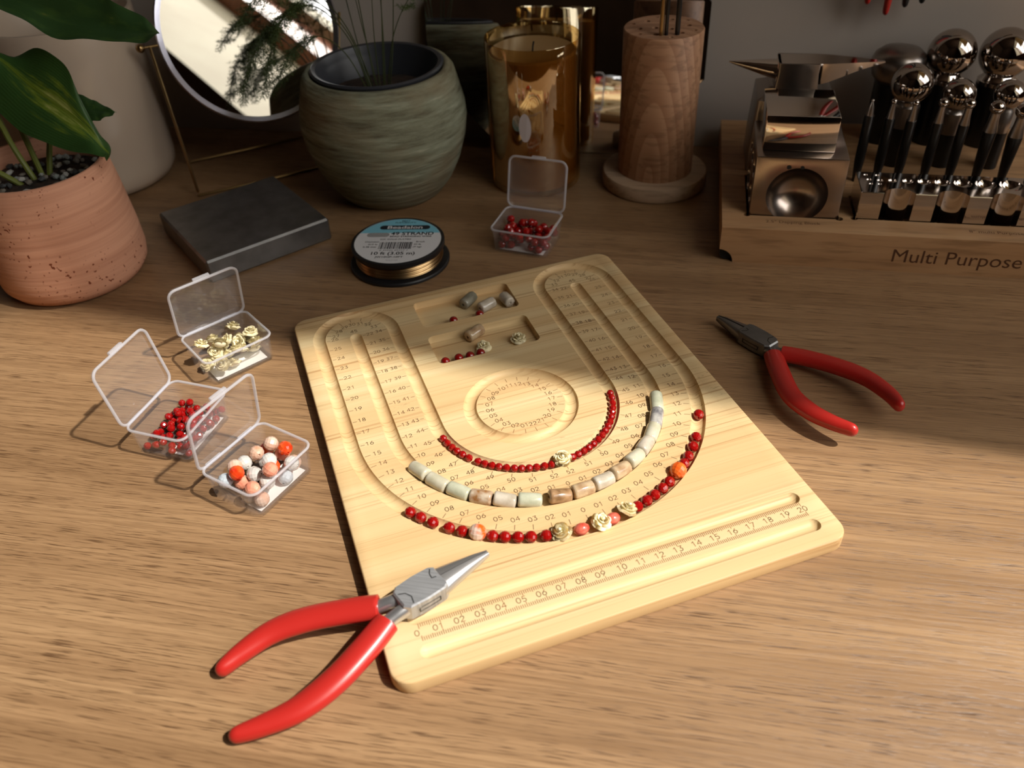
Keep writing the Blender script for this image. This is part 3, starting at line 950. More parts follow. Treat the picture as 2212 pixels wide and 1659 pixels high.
# ------------------------------------------------------------------ small hinged boxes with beads
BWd, BDp, BHt = 4.60, 3.88, 1.95
def pile(n, r, cx, cy, sx, sy, hx=2.05, hy=1.66, z0=.16, jit=.12, tries=14):
    out = []
    for _ in range(n):
        best = None
        for _t in range(tries):
            rr = r * rnd.uniform(1 - jit, 1 + jit)
            x = min(hx - rr, max(-hx + rr, rnd.gauss(cx, sx))); y = min(hy - rr, max(-hy + rr, rnd.gauss(cy, sy)))
            z = z0 + rr
            for (px, py, pz, pr) in out:
                d2 = (px - x) ** 2 + (py - y) ** 2
                if d2 < (pr + rr) ** 2:
                    z = max(z, pz + math.sqrt((pr + rr) ** 2 - d2))
            if best is None or z < best[2]:
                best = (x, y, z, rr)
        out.append(best)
    return out
def hinged_box(cx, cy, yaw, lid_ang, label):
    t = thing('hinged_box', label, 'box', (cx, cy, 0.0), (0, 0, yaw), 'small clear hinged bead boxes')
    b = bm_new()
    def lp(ins, z, r):
        return [(x, y, z) for x, y in rrect(BWd - 2 * ins, BDp - 2 * ins, r, 5)]
    add_loops(b, [lp(.22, 0, .36), lp(.17, .05, .42), lp(.03, BHt - .14, .50), lp(.03, BHt, .50), lp(.13, BHt, .42), lp(.28, .12, .34)])
    obj('body', b, MT['clear'], t, smooth=40)
    b = bm_new(); add_tube(b, [(x, y, BHt - .04) for x, y in rrect(BWd, BDp, .52, 6)], (.075), 8, closed=True)
    obj('rim', b, MT['clear_edge'], t)
    b = bm_new(); add_box(b, -BWd * .38, BWd * .38, -BDp * .38, .05, .125, .14)
    obj('paper_slip', b, MT['paper'], t, smooth=0)
    for sx in (-1, 1):
        b = bm_new(); add_box(b, sx * 1.20 - .55, sx * 1.20 + .55, BDp / 2 - .02, BDp / 2 + .20, BHt - .10, BHt - .02, .03, 1)
        obj('hinge_leaf', b, MT['clear_edge'], t)
    # lid, built flat then swung up about the hinge line
    piv = Matrix.Translation((0, (BDp / 2 + .20), BHt - .04)) @ Matrix.Rotation(lid_ang, 4, 'X')
    def tr(bm_):
        bmesh.ops.transform(bm_, matrix=piv, verts=bm_.verts[:]); return bm_
    def lp2(ins, z, r):
        return [(x, y + BDp / 2, z) for x, y in rrect(BWd - 2 * ins, BDp - 2 * ins, r, 5)]
    # local lid frame: y runs away from the hinge, +z is the inner side
    b = bm_new(); add_loops(b, [lp2(.10, -.10, .45), lp2(.02, -.04, .5), lp2(.02, .22, .5), lp2(.12, .22, .42), lp2(.16, .0, .40)])
    lid = obj('lid', tr(b), MT['clear'], t, smooth=40)
    b = bm_new(); add_tube(b, [(x, y + BDp / 2, .19) for x, y in rrect(BWd, BDp, .52, 6)], .085, 8, closed=True)
    obj('lid_rim', tr(b), MT['clear_edge'], lid)
    b = bm_new(); add_box(b, -.55, .55, BDp - .04, BDp + .16, -.06, .16, .05, 2)
    obj('catch', tr(b), MT['clear_edge'], lid)
    return t
boxes = {
    'roses': (hinged_box(-20.2, 3.46, .89, math.radians(101), 'open clear box of ivory roses, lid up, beside the steel block'), -20.2, 3.46, .89),
    'small': (hinged_box(-19.93, -3.70, 1.44, math.radians(80), 'open clear box of small red beads, leftmost of the three front boxes'), -19.93, -3.70, 1.44),
    'agate': (hinged_box(-13.65, -6.83, 1.21, math.radians(98), 'open clear box of large peach and white agate beads'), -13.65, -6.83, 1.21),
    'dark': (hinged_box(-3.43, 20.32, -.18, math.radians(77), 'open clear box of dark red beads in front of the amber candle'), -3.43, 20.32, -.18),
}
def in_box(key, p):
    _, cx, cy, yaw = boxes[key]
    return (cx + p[0] * math.cos(yaw) - p[1] * math.sin(yaw), cy + p[0] * math.sin(yaw) + p[1] * math.cos(yaw), p[2])
def rot3():
    return (rnd.uniform(0, 6.28), rnd.uniform(0, 6.28), rnd.uniform(0, 6.28))
for p in pile(62, .225, .15, -.35, 1.0, .85, jit=.05):
    place(ME['small_red'], 'red_bead', 'small red bead in the heap inside the front left clear box', 'bead', in_box('small', p), rot3(), 'small red beads heaped in the box')
for p in pile(46, .33, .1, -.2, 1.3, 1.0, jit=.05, tries=8):
    place(ME['red'], 'red_bead', 'red faceted bead heaped in the clear box by the amber candle', 'bead', in_box('dark', p), rot3(), 'red beads heaped in the candle side box')
kinds = ['agate_clear', 'agate_clear', 'agate_peach', 'agate_clear', 'agate_blue', 'agate_peach', 'agate_red', 'agate_pink', 'agate_clear', 'agate_peach', 'agate_red', 'agate_pink', 'agate_clear']
names = {'agate_clear': 'clear white', 'agate_peach': 'peach veined', 'agate_blue': 'silvery grey', 'agate_red': 'bright orange red', 'agate_pink': 'salmon pink'}
am = {k_: faceted('agate_bead', .42, MT[k_], 12, 7) for k_ in names}
for i, p in enumerate(pile(25, .42, .1, -.15, 1.0, .8, jit=.04)):
    kd = kinds[i % len(kinds)]
    place(am[kd], 'agate_bead', '%s agate bead in the clear box of large agate beads' % names[kd], 'bead', in_box('agate', p), rot3(), '%s beads in the agate box' % names[kd])
for p in pile(19, .47, .35, -.45, 1.1, .75, jit=.03):
    q = in_box('roses', p)
    place(ME['rose'], 'rose_bead', 'ivory rose in the heap inside the clear box of roses', 'bead', (q[0], q[1], q[2] - .25), (rnd.uniform(-.9, .9), rnd.uniform(-.9, .9), rnd.uniform(0, 6.28)), 'ivory roses heaped in the box', 1.0)

# ------------------------------------------------------------------ pliers
def catmull(P, n=6):
    P = [Vector(p) for p in P]
    out = []
    for i in range(len(P) - 1):
        p0, p1, p2, p3 = P[max(i - 1, 0)], P[i], P[i + 1], P[min(i + 2, len(P) - 1)]
        for k in range(n):
            t = k / n
            out.append(.5 * ((2 * p1) + (p2 - p0) * t + (2 * p0 - 5 * p1 + 4 * p2 - p3) * t * t + (3 * p1 - p0 - 3 * p2 + p3) * t ** 3))
    out.append(P[-1])
    return out
def pliers(label, J, T, g1, g2, group=None, tip_w=.16, tip_h=.16, jw=.76, jh=.46, jl=1.15, grip=MT['red_grip'], up=(0, 0, 1), gw=(.66, .46), slit=.02, metal=MT['steel']):
    """J joint centre, T jaw tip, g1 / g2 centre lines of the two grips (cm, world)"""
    J = Vector(J); T = Vector(T)
    u = (T - J); LJ = u.length; u.normalize()
    w = Vector(up); w = (w - u * w.dot(u)).normalized()
    v = w.cross(u)
    t = thing('pliers', label, 'pliers', J, (0, 0, 0), group)
    def p(a, b_, c): return u * a + v * b_ + w * c
    # two tapering jaws, flat inside and round outside
    for sg in (1, -1):
        b = bm_new(); rings = []
        for a, wd, ht in ((jl * .80, jw, jh), (jl * 1.05, jw * .94, jh * .98), (jl + (LJ - jl) * .35, jw * .62 + tip_w * .33, jh * .86), (jl + (LJ - jl) * .72, jw * .27 + tip_w * .72, jh * .50 + tip_h * .45), (LJ, tip_w, tip_h)):
            ring = [p(a, sg * slit, -ht), p(a, sg * slit, ht)]
            for k_ in range(1, 8):
                an = PI / 2 - PI * k_ / 8
                ring.append(p(a, sg * (slit + (wd - slit) * (abs(math.cos(an)) ** .7)), ht * math.sin(an)))
            rings.append(ring)
        add_loops(b, rings)
        obj('jaw', b, MT['steel_side'] if metal is MT['steel'] else metal, t, smooth=40)
    # box joint
    b = bm_new()
    oc = [(-jl, .46 * jw / .76), (-jl * .78, jw * .93), (0, jw * 1.03), (jl * .82, jw * .98), (jl * 1.0, jw * .80), (jl * 1.0, -jw * .80), (jl * .82, -jw * .98), (0, -jw * 1.03), (-jl * .78, -jw * .93), (-jl, -.46 * jw / .76)]
    lp = lambda k_, c: [p(a * k_, b_ * k_, c) for a, b_ in oc]
    add_loops(b, [lp(.93, -jh - .03), lp(1, -jh + .05), lp(1, jh - .05), lp(.93, jh + .03)])
    jb = obj('box_joint', b, metal, t, smooth=25)
    # the joint's lines: dark slots around the middle leaf
    b = bm_new()
    zt = jh + .034
    def slot(pts, wd=.05):
        for (a0, b0), (a1, b1) in zip(pts, pts[1:]):
            d = Vector((a1 - a0, b1 - b0)); d.normalize(); nx, ny = -d.y * wd / 2, d.x * wd / 2
            b.faces.new([b.verts.new(p(x, y, zt)) for x, y in ((a0 + nx, b0 + ny), (a0 - nx, b0 - ny), (a1 - nx, b1 - ny), (a1 + nx, b1 + ny))])
    slot([(jl * .80, jw * .75), (jl * .66, jw * .45), (jl * .62, jw * .10), (jl * .80, jw * .02)])
    slot([(-jl * .88, jw * .30), (-jl * .62, jw * .12), (-jl * .50, -jw * .30), (-jl * .60, -jw * .80)])
    obj('joint_line', b, MT['slit'], jb, smooth=0)
    # side slot on the visible flank
    b = bm_new()
    for sg in (1, -1):
        for a0, a1, c0, c1 in ((-jl * .45, jl * .55, .10, .14), (-jl * .45, -jl * .41, -.12, .14), (jl * .51, jl * .55, -.12, .14), (-jl * .45, jl * .55, -.14, -.10)):
            yb = sg * (jw * 1.035)
            b.faces.new([b.verts.new(p(x, yb, z)) for x, z in ((a0, c0), (a1, c0), (a1, c1), (a0, c1))])
    obj('side_slot', b, MT['slit'], jb, smooth=0)
    for G, sg in ((g1, 1), (g2, -1)):
        pts = [Vector(q) - J for q in G]
        root = p(-jl * .80, sg * jw * .42, 0)
        b = bm_new()
        mid = (root + pts[0]) / 2
        add_tube(b, [root + u * .25, root, mid, pts[0], pts[0] + (pts[0] - mid)], [(.34, jh * .9), (.34, jh * .88), (.32, .34), (.34, .30), (.34, .30)], 14, up=w)
        obj('shank', b, MT['steel_side'] if metal is MT['steel'] else metal, t)
        C = catmull(pts, 6)
        n = len(C)
        rr = []
        for i in range(n):
            s_ = i / (n - 1)
            f = 1.0 - .46 * max(0, (s_ - .45) / .55) ** 1.3
            rr.append((gw[0] * f * (0.94 + .06 * min(1, s_ * 8)), gw[1] * (1.0 - .10 * s_)))
        b = bm_new()
        add_tube(b, C, rr, 18, up=w, cap='round')
        # cut end of the sleeve is flat: pull the rounded cap back in
        st = C[0]; d = (C[1] - C[0]).normalized()
        for v_ in b.verts:
            h_ = (v_.co - st).dot(d)
            if h_ < 0:
                v_.co -= d * h_ * .85
        obj('grip', b, grip, t, smooth=45)
    return t
pliers('red handled pliers propped on the front left edge of the bead board', (-2.62, -13.94, 1.62), (-.06, -11.10, 1.50),
       [(-4.42, -14.80, 1.42), (-5.75, -15.14, 1.28), (-7.59, -15.73, 1.08), (-9.01, -16.48, .86), (-10.05, -17.6, .66), (-10.55, -18.35, .55)],
       [(-3.76, -15.55, 1.42), (-4.46, -17.07, 1.22), (-5.27, -18.5, 1.02), (-6.38, -19.8, .80), (-7.63, -20.64, .62), (-8.60, -21.18, .52)])
pliers('red handled pliers lying on the desk right of the bead board', (13.35, 9.10, .52), (10.87, 11.36, .50),
       [(14.75, 7.80, .62), (16.36, 7.33, .72), (18.1, 6.49, .86), (19.45, 5.44, 1.0), (20.4, 4.0, 1.15), (20.76, 2.98, 1.25)],
       [(14.22, 7.55, .62), (14.48, 5.84, .72), (14.99, 3.52, .86), (15.91, 2.04, 1.0), (16.94, 1.08, 1.15), (17.90, .48, 1.25)],
       jw=.66, jh=.44, jl=1.25, tip_w=.17, tip_h=.20, gw=(.62, .46), slit=.045, metal=MT['steel_dark'])

# ------------------------------------------------------------------ spool of wire
spx, spy = -12.60, 16.75
sp = thing('wire_spool', 'black spool of gold beading wire with a blue and white label', 'spool', (spx, spy, 0), (0, 0, math.radians(7.1)))
b = bm_new(); add_lathe(b, [(0, 0), (3.62, 0), (3.74, .06), (3.74, .22), (3.66, .30), (3.1, .34), (0, .34)], 72); obj('bottom_flange', b, MT['spool_black'], sp, smooth=40)
b = bm_new(); add_lathe(b, [(0, 1.28), (3.1, 1.28), (3.42, 1.34), (3.48, 1.42), (3.48, 1.74), (3.40, 1.80), (3.28, 1.80), (3.26, 1.77), (0, 1.77)], 72); obj('top_flange', b, MT['spool_black'], sp, smooth=40)
b = bm_new()
for k in range(7):
    add_tube(b, [((3.16 + .05 * (k % 2)) * math.cos(a), (3.16 + .05 * (k % 2)) * math.sin(a), .40 + k * .135 + .02 * math.sin(a * 3 + k)) for a in [2 * PI * i / 72 for i in range(72)]], .085, 6, closed=True)
add_lathe(b, [(3.12, .33), (3.12, 1.29)], 72)
obj('wire', b, MT['gold_wire'], sp)
zt = 1.776
lb = bm_new(); add_lathe(lb, [(0, 1.76), (3.24, 1.76), (3.24, zt), (0, zt)], 72); label = obj('label', lb, MT['label_white'], sp, smooth=30)
def flat(poly, z, mat, name):
    b_ = bm_new(); b_.faces.new([b_.verts.new((x, y, z)) for x, y in poly]); return obj(name, b_, mat, label, smooth=0)
yb = 1.10; a0 = math.asin(yb / 3.22)
flat([(3.22 * math.cos(a0 + (PI - 2 * a0) * k / 30), 3.22 * math.sin(a0 + (PI - 2 * a0) * k / 30)) for k in range(31)], zt + .003, MT['label_blue'], 'blue_band')
flat(rrect(3.85, .62, .30, 6, (.26, 1.93)), zt + .006, MT['ink'], 'name_plate')
flat(rrect(1.7, .62, .28, 6, (-1.62, .82)), zt + .006, MT['label_grey'], 'wire_picture')
for body, size, x, y, al, mt, bold, sx in (('Beadalon', .60, .26, 1.92, 'CENTER', 'label_white', .012, 1.25), ('BEST', .26, .20, 2.92, 'CENTER', 'ink', .004, 1.2), ('FLEXIBILITY', .26, .2, 2.66, 'CENTER', 'ink', .003, 1.2),
                                         ('49 STRAND', .62, -.66, .98, 'LEFT', 'ink', .012, 1.02), ('BEAD STRINGING WIRE', .27, -.70, .56, 'LEFT', 'ink', .006, 1.10), ('22K GOLD PLATED', .25, -1.36, .14, 'LEFT', 'ink', .003, 1.1),
                                         ('Diameter', .27, -1.34, -.22, 'RIGHT', 'ink', .003, 1.05), ('.015 in', .27, -1.42, -.60, 'RIGHT', 'ink', .003, 1.05), ('0.38 mm', .27, -1.46, -.96, 'RIGHT', 'ink', .003, 1.05),
                                         ('Break', .27, 1.40, -.22, 'LEFT', 'ink', .003, 1.05), ('20 lb', .27, 1.28, -.60, 'LEFT', 'ink', .003, 1.05), ('(9 kg)', .27, 1.26, -.96, 'LEFT', 'ink', .003, 1.05),
                                         ('0 35926 09777 7', .24, -.08, -1.44, 'CENTER', 'ink', .0, 1.3), ('10 ft (3.05 m)', .56, -.10, -1.88, 'CENTER', 'ink', .010, 1.08), ('JW10GP-10FT', .30, -.28, -2.38, 'CENTER', 'ink', .006, 1.15),
                                         ('Made in USA', .15, .0, -2.82, 'CENTER', 'ink_grey', 0, 1.1)):
    text_mesh(body, size, MT[mt], 'lettering', label, (x, y, zt + .009), align=al, sx=sx, bold=bold)
b = bm_new(); rb_ = random.Random(3); x = -1.28
while x < 1.12:
    wd = rb_.choice([.03, .03, .06, .09])
    b.faces.new([b.verts.new((xx, yy, zt + .006)) for xx, yy in ((x, -1.24), (x + wd, -1.24), (x + wd, -.26), (x, -.26))])
    x += wd + rb_.choice([.03, .045, .06])
obj('barcode', b, MT['ink'], label, smooth=0)

# ------------------------------------------------------------------ steel bench block
blk = thing('bench_block', 'flat square steel bench block beside the clear box of roses', 'steel block', (-26.05, 19.05, 0), (0, 0, math.atan2(7.39, 6.81)))
b = bm_new(); add_box(b, -5.02, 5.02, -5.02, 5.02, 0, 1.85, .15, 1)
obj('slab', b, MT['steel_dark'], blk, smooth=25)
text_mesh('1-9', .5, MT['slit'], 'stamp', blk, (5.025, .9, 1.0), (PI / 2, 0, PI / 2), 'CENTER')

# ------------------------------------------------------------------ pots and plants
tp = thing('terracotta_pot', 'speckled terracotta pot holding a leafy plant at the left edge', 'pot', (-36.9, 12.3, 0))
b = bm_new(); add_lathe(b, [(0, 0), (4.25, 0), (4.85, .22), (5.22, .75), (5.36, 1.6), (5.32, 3.2), (5.08, 6.4), (4.78, 8.95), (4.70, 9.02), (4.52, 9.0), (4.44, 8.8), (4.6, 7.4), (4.6, 1.2), (0, 1.2)], 72)
obj('pot_wall', b, MT['terracotta'], tp, smooth=50)
b = bm_new(); add_lathe(b, [(0, 7.55), (2.5, 7.6), (4.56, 7.5)], 40); obj('soil', b, MT['soil'], tp)
rp = random.Random(11)
for i in range(92):
    r_ = 4.2 * math.sqrt(rp.random()); a = rp.uniform(0, 2 * PI)
    if i < 7 or True:
        b = bm_new(); add_ico(b, .30, (0, 0, 0), 1, (rp.uniform(.7, 1.25), rp.uniform(.6, 1.0), rp.uniform(.45, .7)))
        for v in b.verts:
            v.co *= rp.uniform(.86, 1.12)
        o = obj('pebble', b, MT['pebble%d' % rp.randrange(6)], smooth=0, loc=(-36.9 + r_ * math.cos(a), 12.3 + r_ * math.sin(a), 7.72 + rp.uniform(0, .22)), rot=(rp.uniform(-.4, .4), rp.uniform(-.4, .4), rp.uniform(0, 6)))
        tag(o, 'small grey pebble covering the soil of the terracotta pot', 'pebble', 'pebbles in the terracotta pot')

pl = thing('leafy_plant', 'broad leaved variegated house plant growing in the terracotta pot', 'plant', (-37.6, 12.6, 7.6))
PLO = Vector((-37.6, 12.6, 7.6))
L1 = [[(-39.0, 14.8, 16.1), (-38.3, 14.0, 16.2), (-37.7, 13.2, 16.3)], [(-37.4, 14.6, 15.5), (-37.1, 13.8, 15.3), (-39.1, 13.0, 13.2)], [(-35.1, 14.4, 16.2), (-35.8, 13.5, 14.2), (-38.3, 12.8, 12.3)],
      [(-33.5, 14.1, 15.8), (-34.5, 13.3, 13.3), (-36.9, 12.5, 11.1)], [(-32.7, 13.9, 14.9), (-33.3, 13.1, 12.4), (-34.9, 12.3, 10.4)], [(-32.4, 13.7, 12.8), (-32.1, 12.9, 11.3), (-32.8, 12.1, 10.0)],
      [(-31.8, 13.5, 10.8), (-31.2, 12.6, 10.2), (-31.3, 11.8, 10.0)], [(-31.1, 13.2, 10.0), (-30.8, 12.4, 9.9), (-30.6, 11.6, 10.0)], [(-31.0, 12.2, 9.4)] * 3]
L2 = [[(-36.8, 14.8, 21.3), (-36.9, 14.0, 19.9), (-36.5, 13.2, 19.5)], [(-34.1, 14.6, 21.1), (-34.3, 13.8, 19.4), (-34.0, 13.0, 18.5)], [(-31.7, 14.4, 20.4), (-31.9, 13.6, 18.6), (-32.2, 12.8, 17.5)],
      [(-29.1, 14.2, 20.0), (-29.3, 13.4, 18.2), (-29.8, 12.6, 17.4)], [(-27.9, 13.9, 19.3), (-27.4, 13.1, 18.0), (-27.8, 12.3, 17.5)], [(-26.2, 13.7, 18.7), (-26.0, 12.9, 17.9), (-26.1, 12.1, 17.4)],
      [(-25.4, 13.5, 18.1), (-25.2, 12.7, 17.9), (-24.9, 11.9, 17.7)], [(-24.4, 12.5, 17.9)] * 3]
L3 = [[(-35.2, 16.0, 12.9), (-35.2, 15.5, 12.0), (-35.3, 15.0, 10.9)], [(-33.9, 16.0, 12.4), (-33.7, 15.5, 11.8), (-33.6, 15.0, 10.9)], [(-32.8, 16.0, 11.9), (-32.6, 15.5, 11.6), (-32.3, 15.0, 11.2)], [(-31.4, 15.5, 11.5)] * 3]
def leaf(sections, mat, name='leaf', nv=5, fold=.25):
    bm_ = bm_new()
    uvl = bm_.loops.layers.uv.new('UVMap')
    U = catmull([s[0] for s in sections], nv); Mm = catmull([s[1] for s in sections], nv); Lw = catmull([s[2] for s in sections], nv)
    n = len(U); nu = 12
    grid = []
    for i in range(n):
        row = []
        for k in range(nu + 1):
            s = k / nu
            q = U[i] * (2 * (s - .5) * (s - 1)) + Mm[i] * (4 * s * (1 - s)) + Lw[i] * (2 * s * (s - .5))
            wv = math.sin(i / n * 26 + (3 if s > .5 else 0)) * .10 * abs(s - .5) * 2
            valley = -fold * (1 - min(1, abs(s - .5) * 5)) * math.sin(PI * min(1, i / n + .05))
            row.append(bm_.verts.new(q - PLO + Vector((0, -.5, .85)) * (wv + valley)))
        grid.append(row)
    uvd = {}
    for i in range(n):
        for k in range(nu + 1):
            uvd[grid[i][k]] = (k / nu, i / (n - 1))
    for i in range(n - 1):
        for k in range(nu):
            q = [grid[i][k], grid[i + 1][k], grid[i + 1][k + 1], grid[i][k + 1]]
            try:
                f = bm_.faces.new(q)
            except ValueError:
                continue
            for lo in f.loops:
                lo[uvl].uv = uvd[lo.vert]
    bmesh.ops.solidify(bm_, geom=bm_.faces[:], thickness=.05)
    o = obj(name, bm_, mat, pl, smooth=60, recalc=True)
    return o
lf = leaf(L1, MT['leaf']); lf['label'] = 'leaf with a yellow green centre'
leaf(L2, MT['leaf_dark'], fold=.15)
leaf(L3, MT['leaf_dark'], fold=.1)
for pts in ([(-37.6, 12.6, 7.4), (-38.6, 12.9, 10.5), (-39.2, 13.6, 14.0), (-38.3, 14.0, 16.2)], [(-37.2, 13.0, 7.4), (-37.9, 13.6, 12), (-38.2, 14.0, 17.5), (-36.9, 14.0, 19.9)], [(-37.0, 13.4, 7.4), (-36.6, 14.6, 10.0), (-35.2, 15.5, 12.0)],
            [(-38.0, 11.8, 7.4), (-39.5, 11.0, 9.2), (-41.5, 10.5, 10.5)]):
    b = bm_new(); add_tube(b, [q - PLO for q in catmull(pts, 5)], .20, 8, cap='round'); obj('stalk', b, MT['stem'], pl)

cp = thing('cream_pot', 'large glossy cream pot behind the terracotta pot', 'pot', (-43.9, 28.3, 0))
b = bm_new(); add_lathe(b, [(0, 0), (5.2, 0), (5.85, .25), (6.25, .9), (6.36, 1.8), (6.40, 7), (6.46, 14.1), (6.40, 14.3), (6.1, 14.3), (6.02, 14.1), (5.9, 2), (0, 1.6)], 72); obj('pot_wall', b, MT['cream_pot'], cp, smooth=50)

gp = thing('clay_pot', 'round grey green clay pot with a dark liner in front of the mirror', 'pot', (-16.6, 28.5, 0))
b = bm_new(); add_lathe(b, [(0, 0), (4.1, 0), (4.42, .25), (5.3, 1.4), (6.05, 3.0), (6.6, 4.8), (6.82, 6.4), (6.74, 7.4), (6.40, 8.8), (6.1, 10.0), (5.75, 10.45), (5.45, 10.5), (5.2, 10.3), (5.6, 8), (5.8, 5), (4.4, 1.6), (0, 1.4)], 80); obj('pot_wall', b, MT['clay'], gp, smooth=50)
b = bm_new(); add_lathe(b, [(4.6, 8.3), (4.9, 9.6), (5.0, 10.35), (5.24, 10.45), (5.30, 10.62), (5.14, 10.74), (4.86, 10.66), (4.66, 10.1), (4.62, 9.8), (4.45, 9.5), (4.42, 9.0), (4.3, 8.8), (4.2, 6.4)], 64); obj('liner', b, MT['pot_liner'], gp, smooth=40)
b = bm_new(); add_lathe(b, [(0, 8.6), (.8, 8.6), (1.6, 8.55), (2.4, 8.5), (3.2, 8.45), (3.8, 8.4), (4.35, 8.35)], 40)
for v in b.verts:
    v.co.z += rnd.uniform(-.12, .12)
obj('soil', b, MT['soil'], gp)

fern = thing('asparagus_fern', 'feathery dark green fern growing from the grey green clay pot', 'plant', (-16.6, 28.6, 7.6))
FO = Vector((-16.6, 28.6, 7.6))
rf = random.Random(5)
def frond(ctrl, n_br, lmax, dens=1.0, start=.35):
    P = [q - FO for q in catmull(ctrl, 10)]
    b = bm_new(); add_tube(b, P, [.055 - .04 * i / len(P) for i in range(len(P))], 5)
    obj('frond_stem', b, MT['fern_stem'], fern)
    nb = bm_new()
    def needle(c, d, L):
        d = d.normalized(); s = d.cross(Vector((rf.uniform(-1, 1), rf.uniform(-1, 1), rf.uniform(-1, 1))))
        if s.length < 1e-3: return
        s.normalize(); s *= .016
        nb.faces.new([nb.verts.new(c + s), nb.verts.new(c - s), nb.verts.new(c + d * L)])
    for k in range(n_br):
        s = start + (1 - start) * (k + .5) / n_br
        i = min(len(P) - 2, int(s * (len(P) - 1)))
        c0 = P[i]; t = (P[i + 1] - P[i]).normalized()
        side = t.cross(Vector((0, 0, 1))); side.normalize()
        dirv = (side * (1 if k % 2 else -1) * rf.uniform(.6, 1.0) + t * .7 + Vector((rf.uniform(-.3, .3), rf.uniform(-.3, .3), rf.uniform(-.45, .15)))).normalized()
        LB = lmax * (1 - .65 * abs(s - .62) / .62) * rf.uniform(.7, 1.15)
        nn = int(LB / .16 * dens)
        pts = []
        cur = c0.copy(); dv = dirv.copy()
        for j in range(nn):
            dv = (dv + Vector((0, 0, -.03))).normalized(); cur = cur + dv * (LB / nn)
            pts.append(cur.copy())
            # short twig with needles
            tw = (dv * .7 + dv.cross(Vector((0, 0, 1))) * (1 if j % 2 else -1) * 1.0 + Vector((rf.uniform(-.3, .3), rf.uniform(-.3, .3), rf.uniform(-.2, .3)))).normalized()
            LT = (.9 * (1 - j / nn) + .25) * rf.uniform(.6, 1.1)
            nt_ = max(2, int(LT / .12))
            for q in range(nt_):
                cc = cur + tw * LT * (q + .3) / nt_
                for _ in range(4):
                    needle(cc, tw * .5 + Vector((rf.uniform(-1, 1), rf.uniform(-1, 1), rf.uniform(-1, 1))), rf.uniform(.22, .36))
            needle(cur - tw * .0, tw, LT)
        for p0, p1 in zip([c0] + pts, pts):
            dd = (p1 - p0); s_ = dd.cross(Vector((0, 1, .3)));
            if s_.length > 1e-5:
                s_.normalize(); s_ *= .018
                nb.faces.new([nb.verts.new(p0 + s_), nb.verts.new(p0 - s_), nb.verts.new(p1 - s_), nb.verts.new(p1 + s_)])
    stuff(obj('fern_needles', nb, MT['fern'], fern, smooth=0, recalc=False))
frond([(-17.4, 28.6, 7.7), (-18.4, 28.2, 12.5), (-20.6, 27.6, 15.2), (-23.4, 26.8, 14.6), (-25.6, 26.4, 12.2), (-27.3, 26.2, 9.4)], 26, 2.6, 1.0, .42)
frond([(-17.2, 28.4, 7.7), (-18.2, 27.8, 13.0), (-20.6, 27.2, 15.8), (-23.0, 26.6, 14.4), (-24.4, 26.2, 11.8), (-25.2, 26.0, 9.4)], 24, 2.4, 1.0, .42)
frond([(-17.0, 28.8, 7.7), (-18.6, 28.4, 13.5), (-21.2, 27.8, 16.6), (-24.2, 27.2, 16.4), (-26.6, 26.8, 14.2)], 20, 2.4, 1.0, .45)
frond([(-17.2, 28.2, 7.7), (-18.6, 27.6, 11.6), (-20.4, 27.0, 13.2), (-22.4, 26.4, 12.4), (-23.8, 26.0, 10.4)], 18, 2.0, 1.0, .5)
frond([(-16.8, 28.8, 7.7), (-17.4, 28.8, 13), (-18.0, 28.4, 18), (-20.0, 28.0, 22)], 16, 3.0, .8, .55)
frond([(-16.4, 28.6, 7.7), (-15.9, 28.8, 13), (-15.2, 28.8, 18), (-13.6, 28.8, 22)], 16, 2.8, .8, .5)
frond([(-16.2, 28.9, 7.7), (-15.2, 29.2, 12.5), (-13.4, 29.6, 15.6), (-11.2, 30.0, 16.8)], 12, 2.2, .8, .5)
frond([(-16.5, 28.3, 7.7), (-16.4, 28.2, 12.5), (-16.0, 28.0, 16.5), (-15.6, 27.8, 20)], 12, 2.0, .8, .6)
for dx in (-.9, -.4, .5, 1.0):
    b = bm_new(); add_tube(b, [q - FO for q in catmull([(-16.6 + dx * .5, 28.6 + dx * .3, 7.6), (-16.7 + dx * 1.5, 28.9, 12), (-16.8 + dx * 2.2, 29.2, 17)], 6)], .045, 5); obj('frond_stem', b, MT['fern_stem'], fern)

# ------------------------------------------------------------------ round mirror on its brass stand
tau = .37
axv = Vector((.81, .59, 0)).normalized(); hn = Vector((axv.y, -axv.x, 0))
mc = Vector((-35.4, 28.2, 0)) + axv * 7.94; mc.z = 11.78
RM = 7.55
rm = thing('round_mirror', 'round tilting table mirror on a thin brass rod stand', 'mirror', mc)
nm = hn * math.cos(tau) + Vector((0, 0, 1)) * math.sin(tau)
upm = nm.cross(axv); upm = upm if upm.z > 0 else -upm
def mp_(a, b_, c): return axv * a + upm * b_ + nm * c
b = bm_new(); n = 96
ring0 = [mp_(RM * .955 * math.cos(2 * PI * k / n), RM * .955 * math.sin(2 * PI * k / n), .06) for k in range(n)]
b.faces.new([b.verts.new(q) for q in ring0]); obj('mirror_glass', b, MT['mirror'], rm, smooth=0)
b = bm_new()
def rg(r, c): return [mp_(r * math.cos(2 * PI * k / n), r * math.sin(2 * PI * k / n), c) for k in range(n)]
lpz = [rg(RM * .93, .055), rg(RM * .985, .20), rg(RM, .10), rg(RM, -.35), rg(RM * .95, -.38)]
add_loops(b, lpz, cap0=False, cap1=True); obj('frame_ring', b, MT['silver_ring'], rm, smooth=40)
def wm(p): return Vector(p) - mc
pL = Vector((-35.4, 28.2, 11.78)) - axv * .25; pR = mc + axv * (RM + .3)
FL, BLk = Vector((-33.2, 25.1, .13)), Vector((-37.4, 31.3, .13))
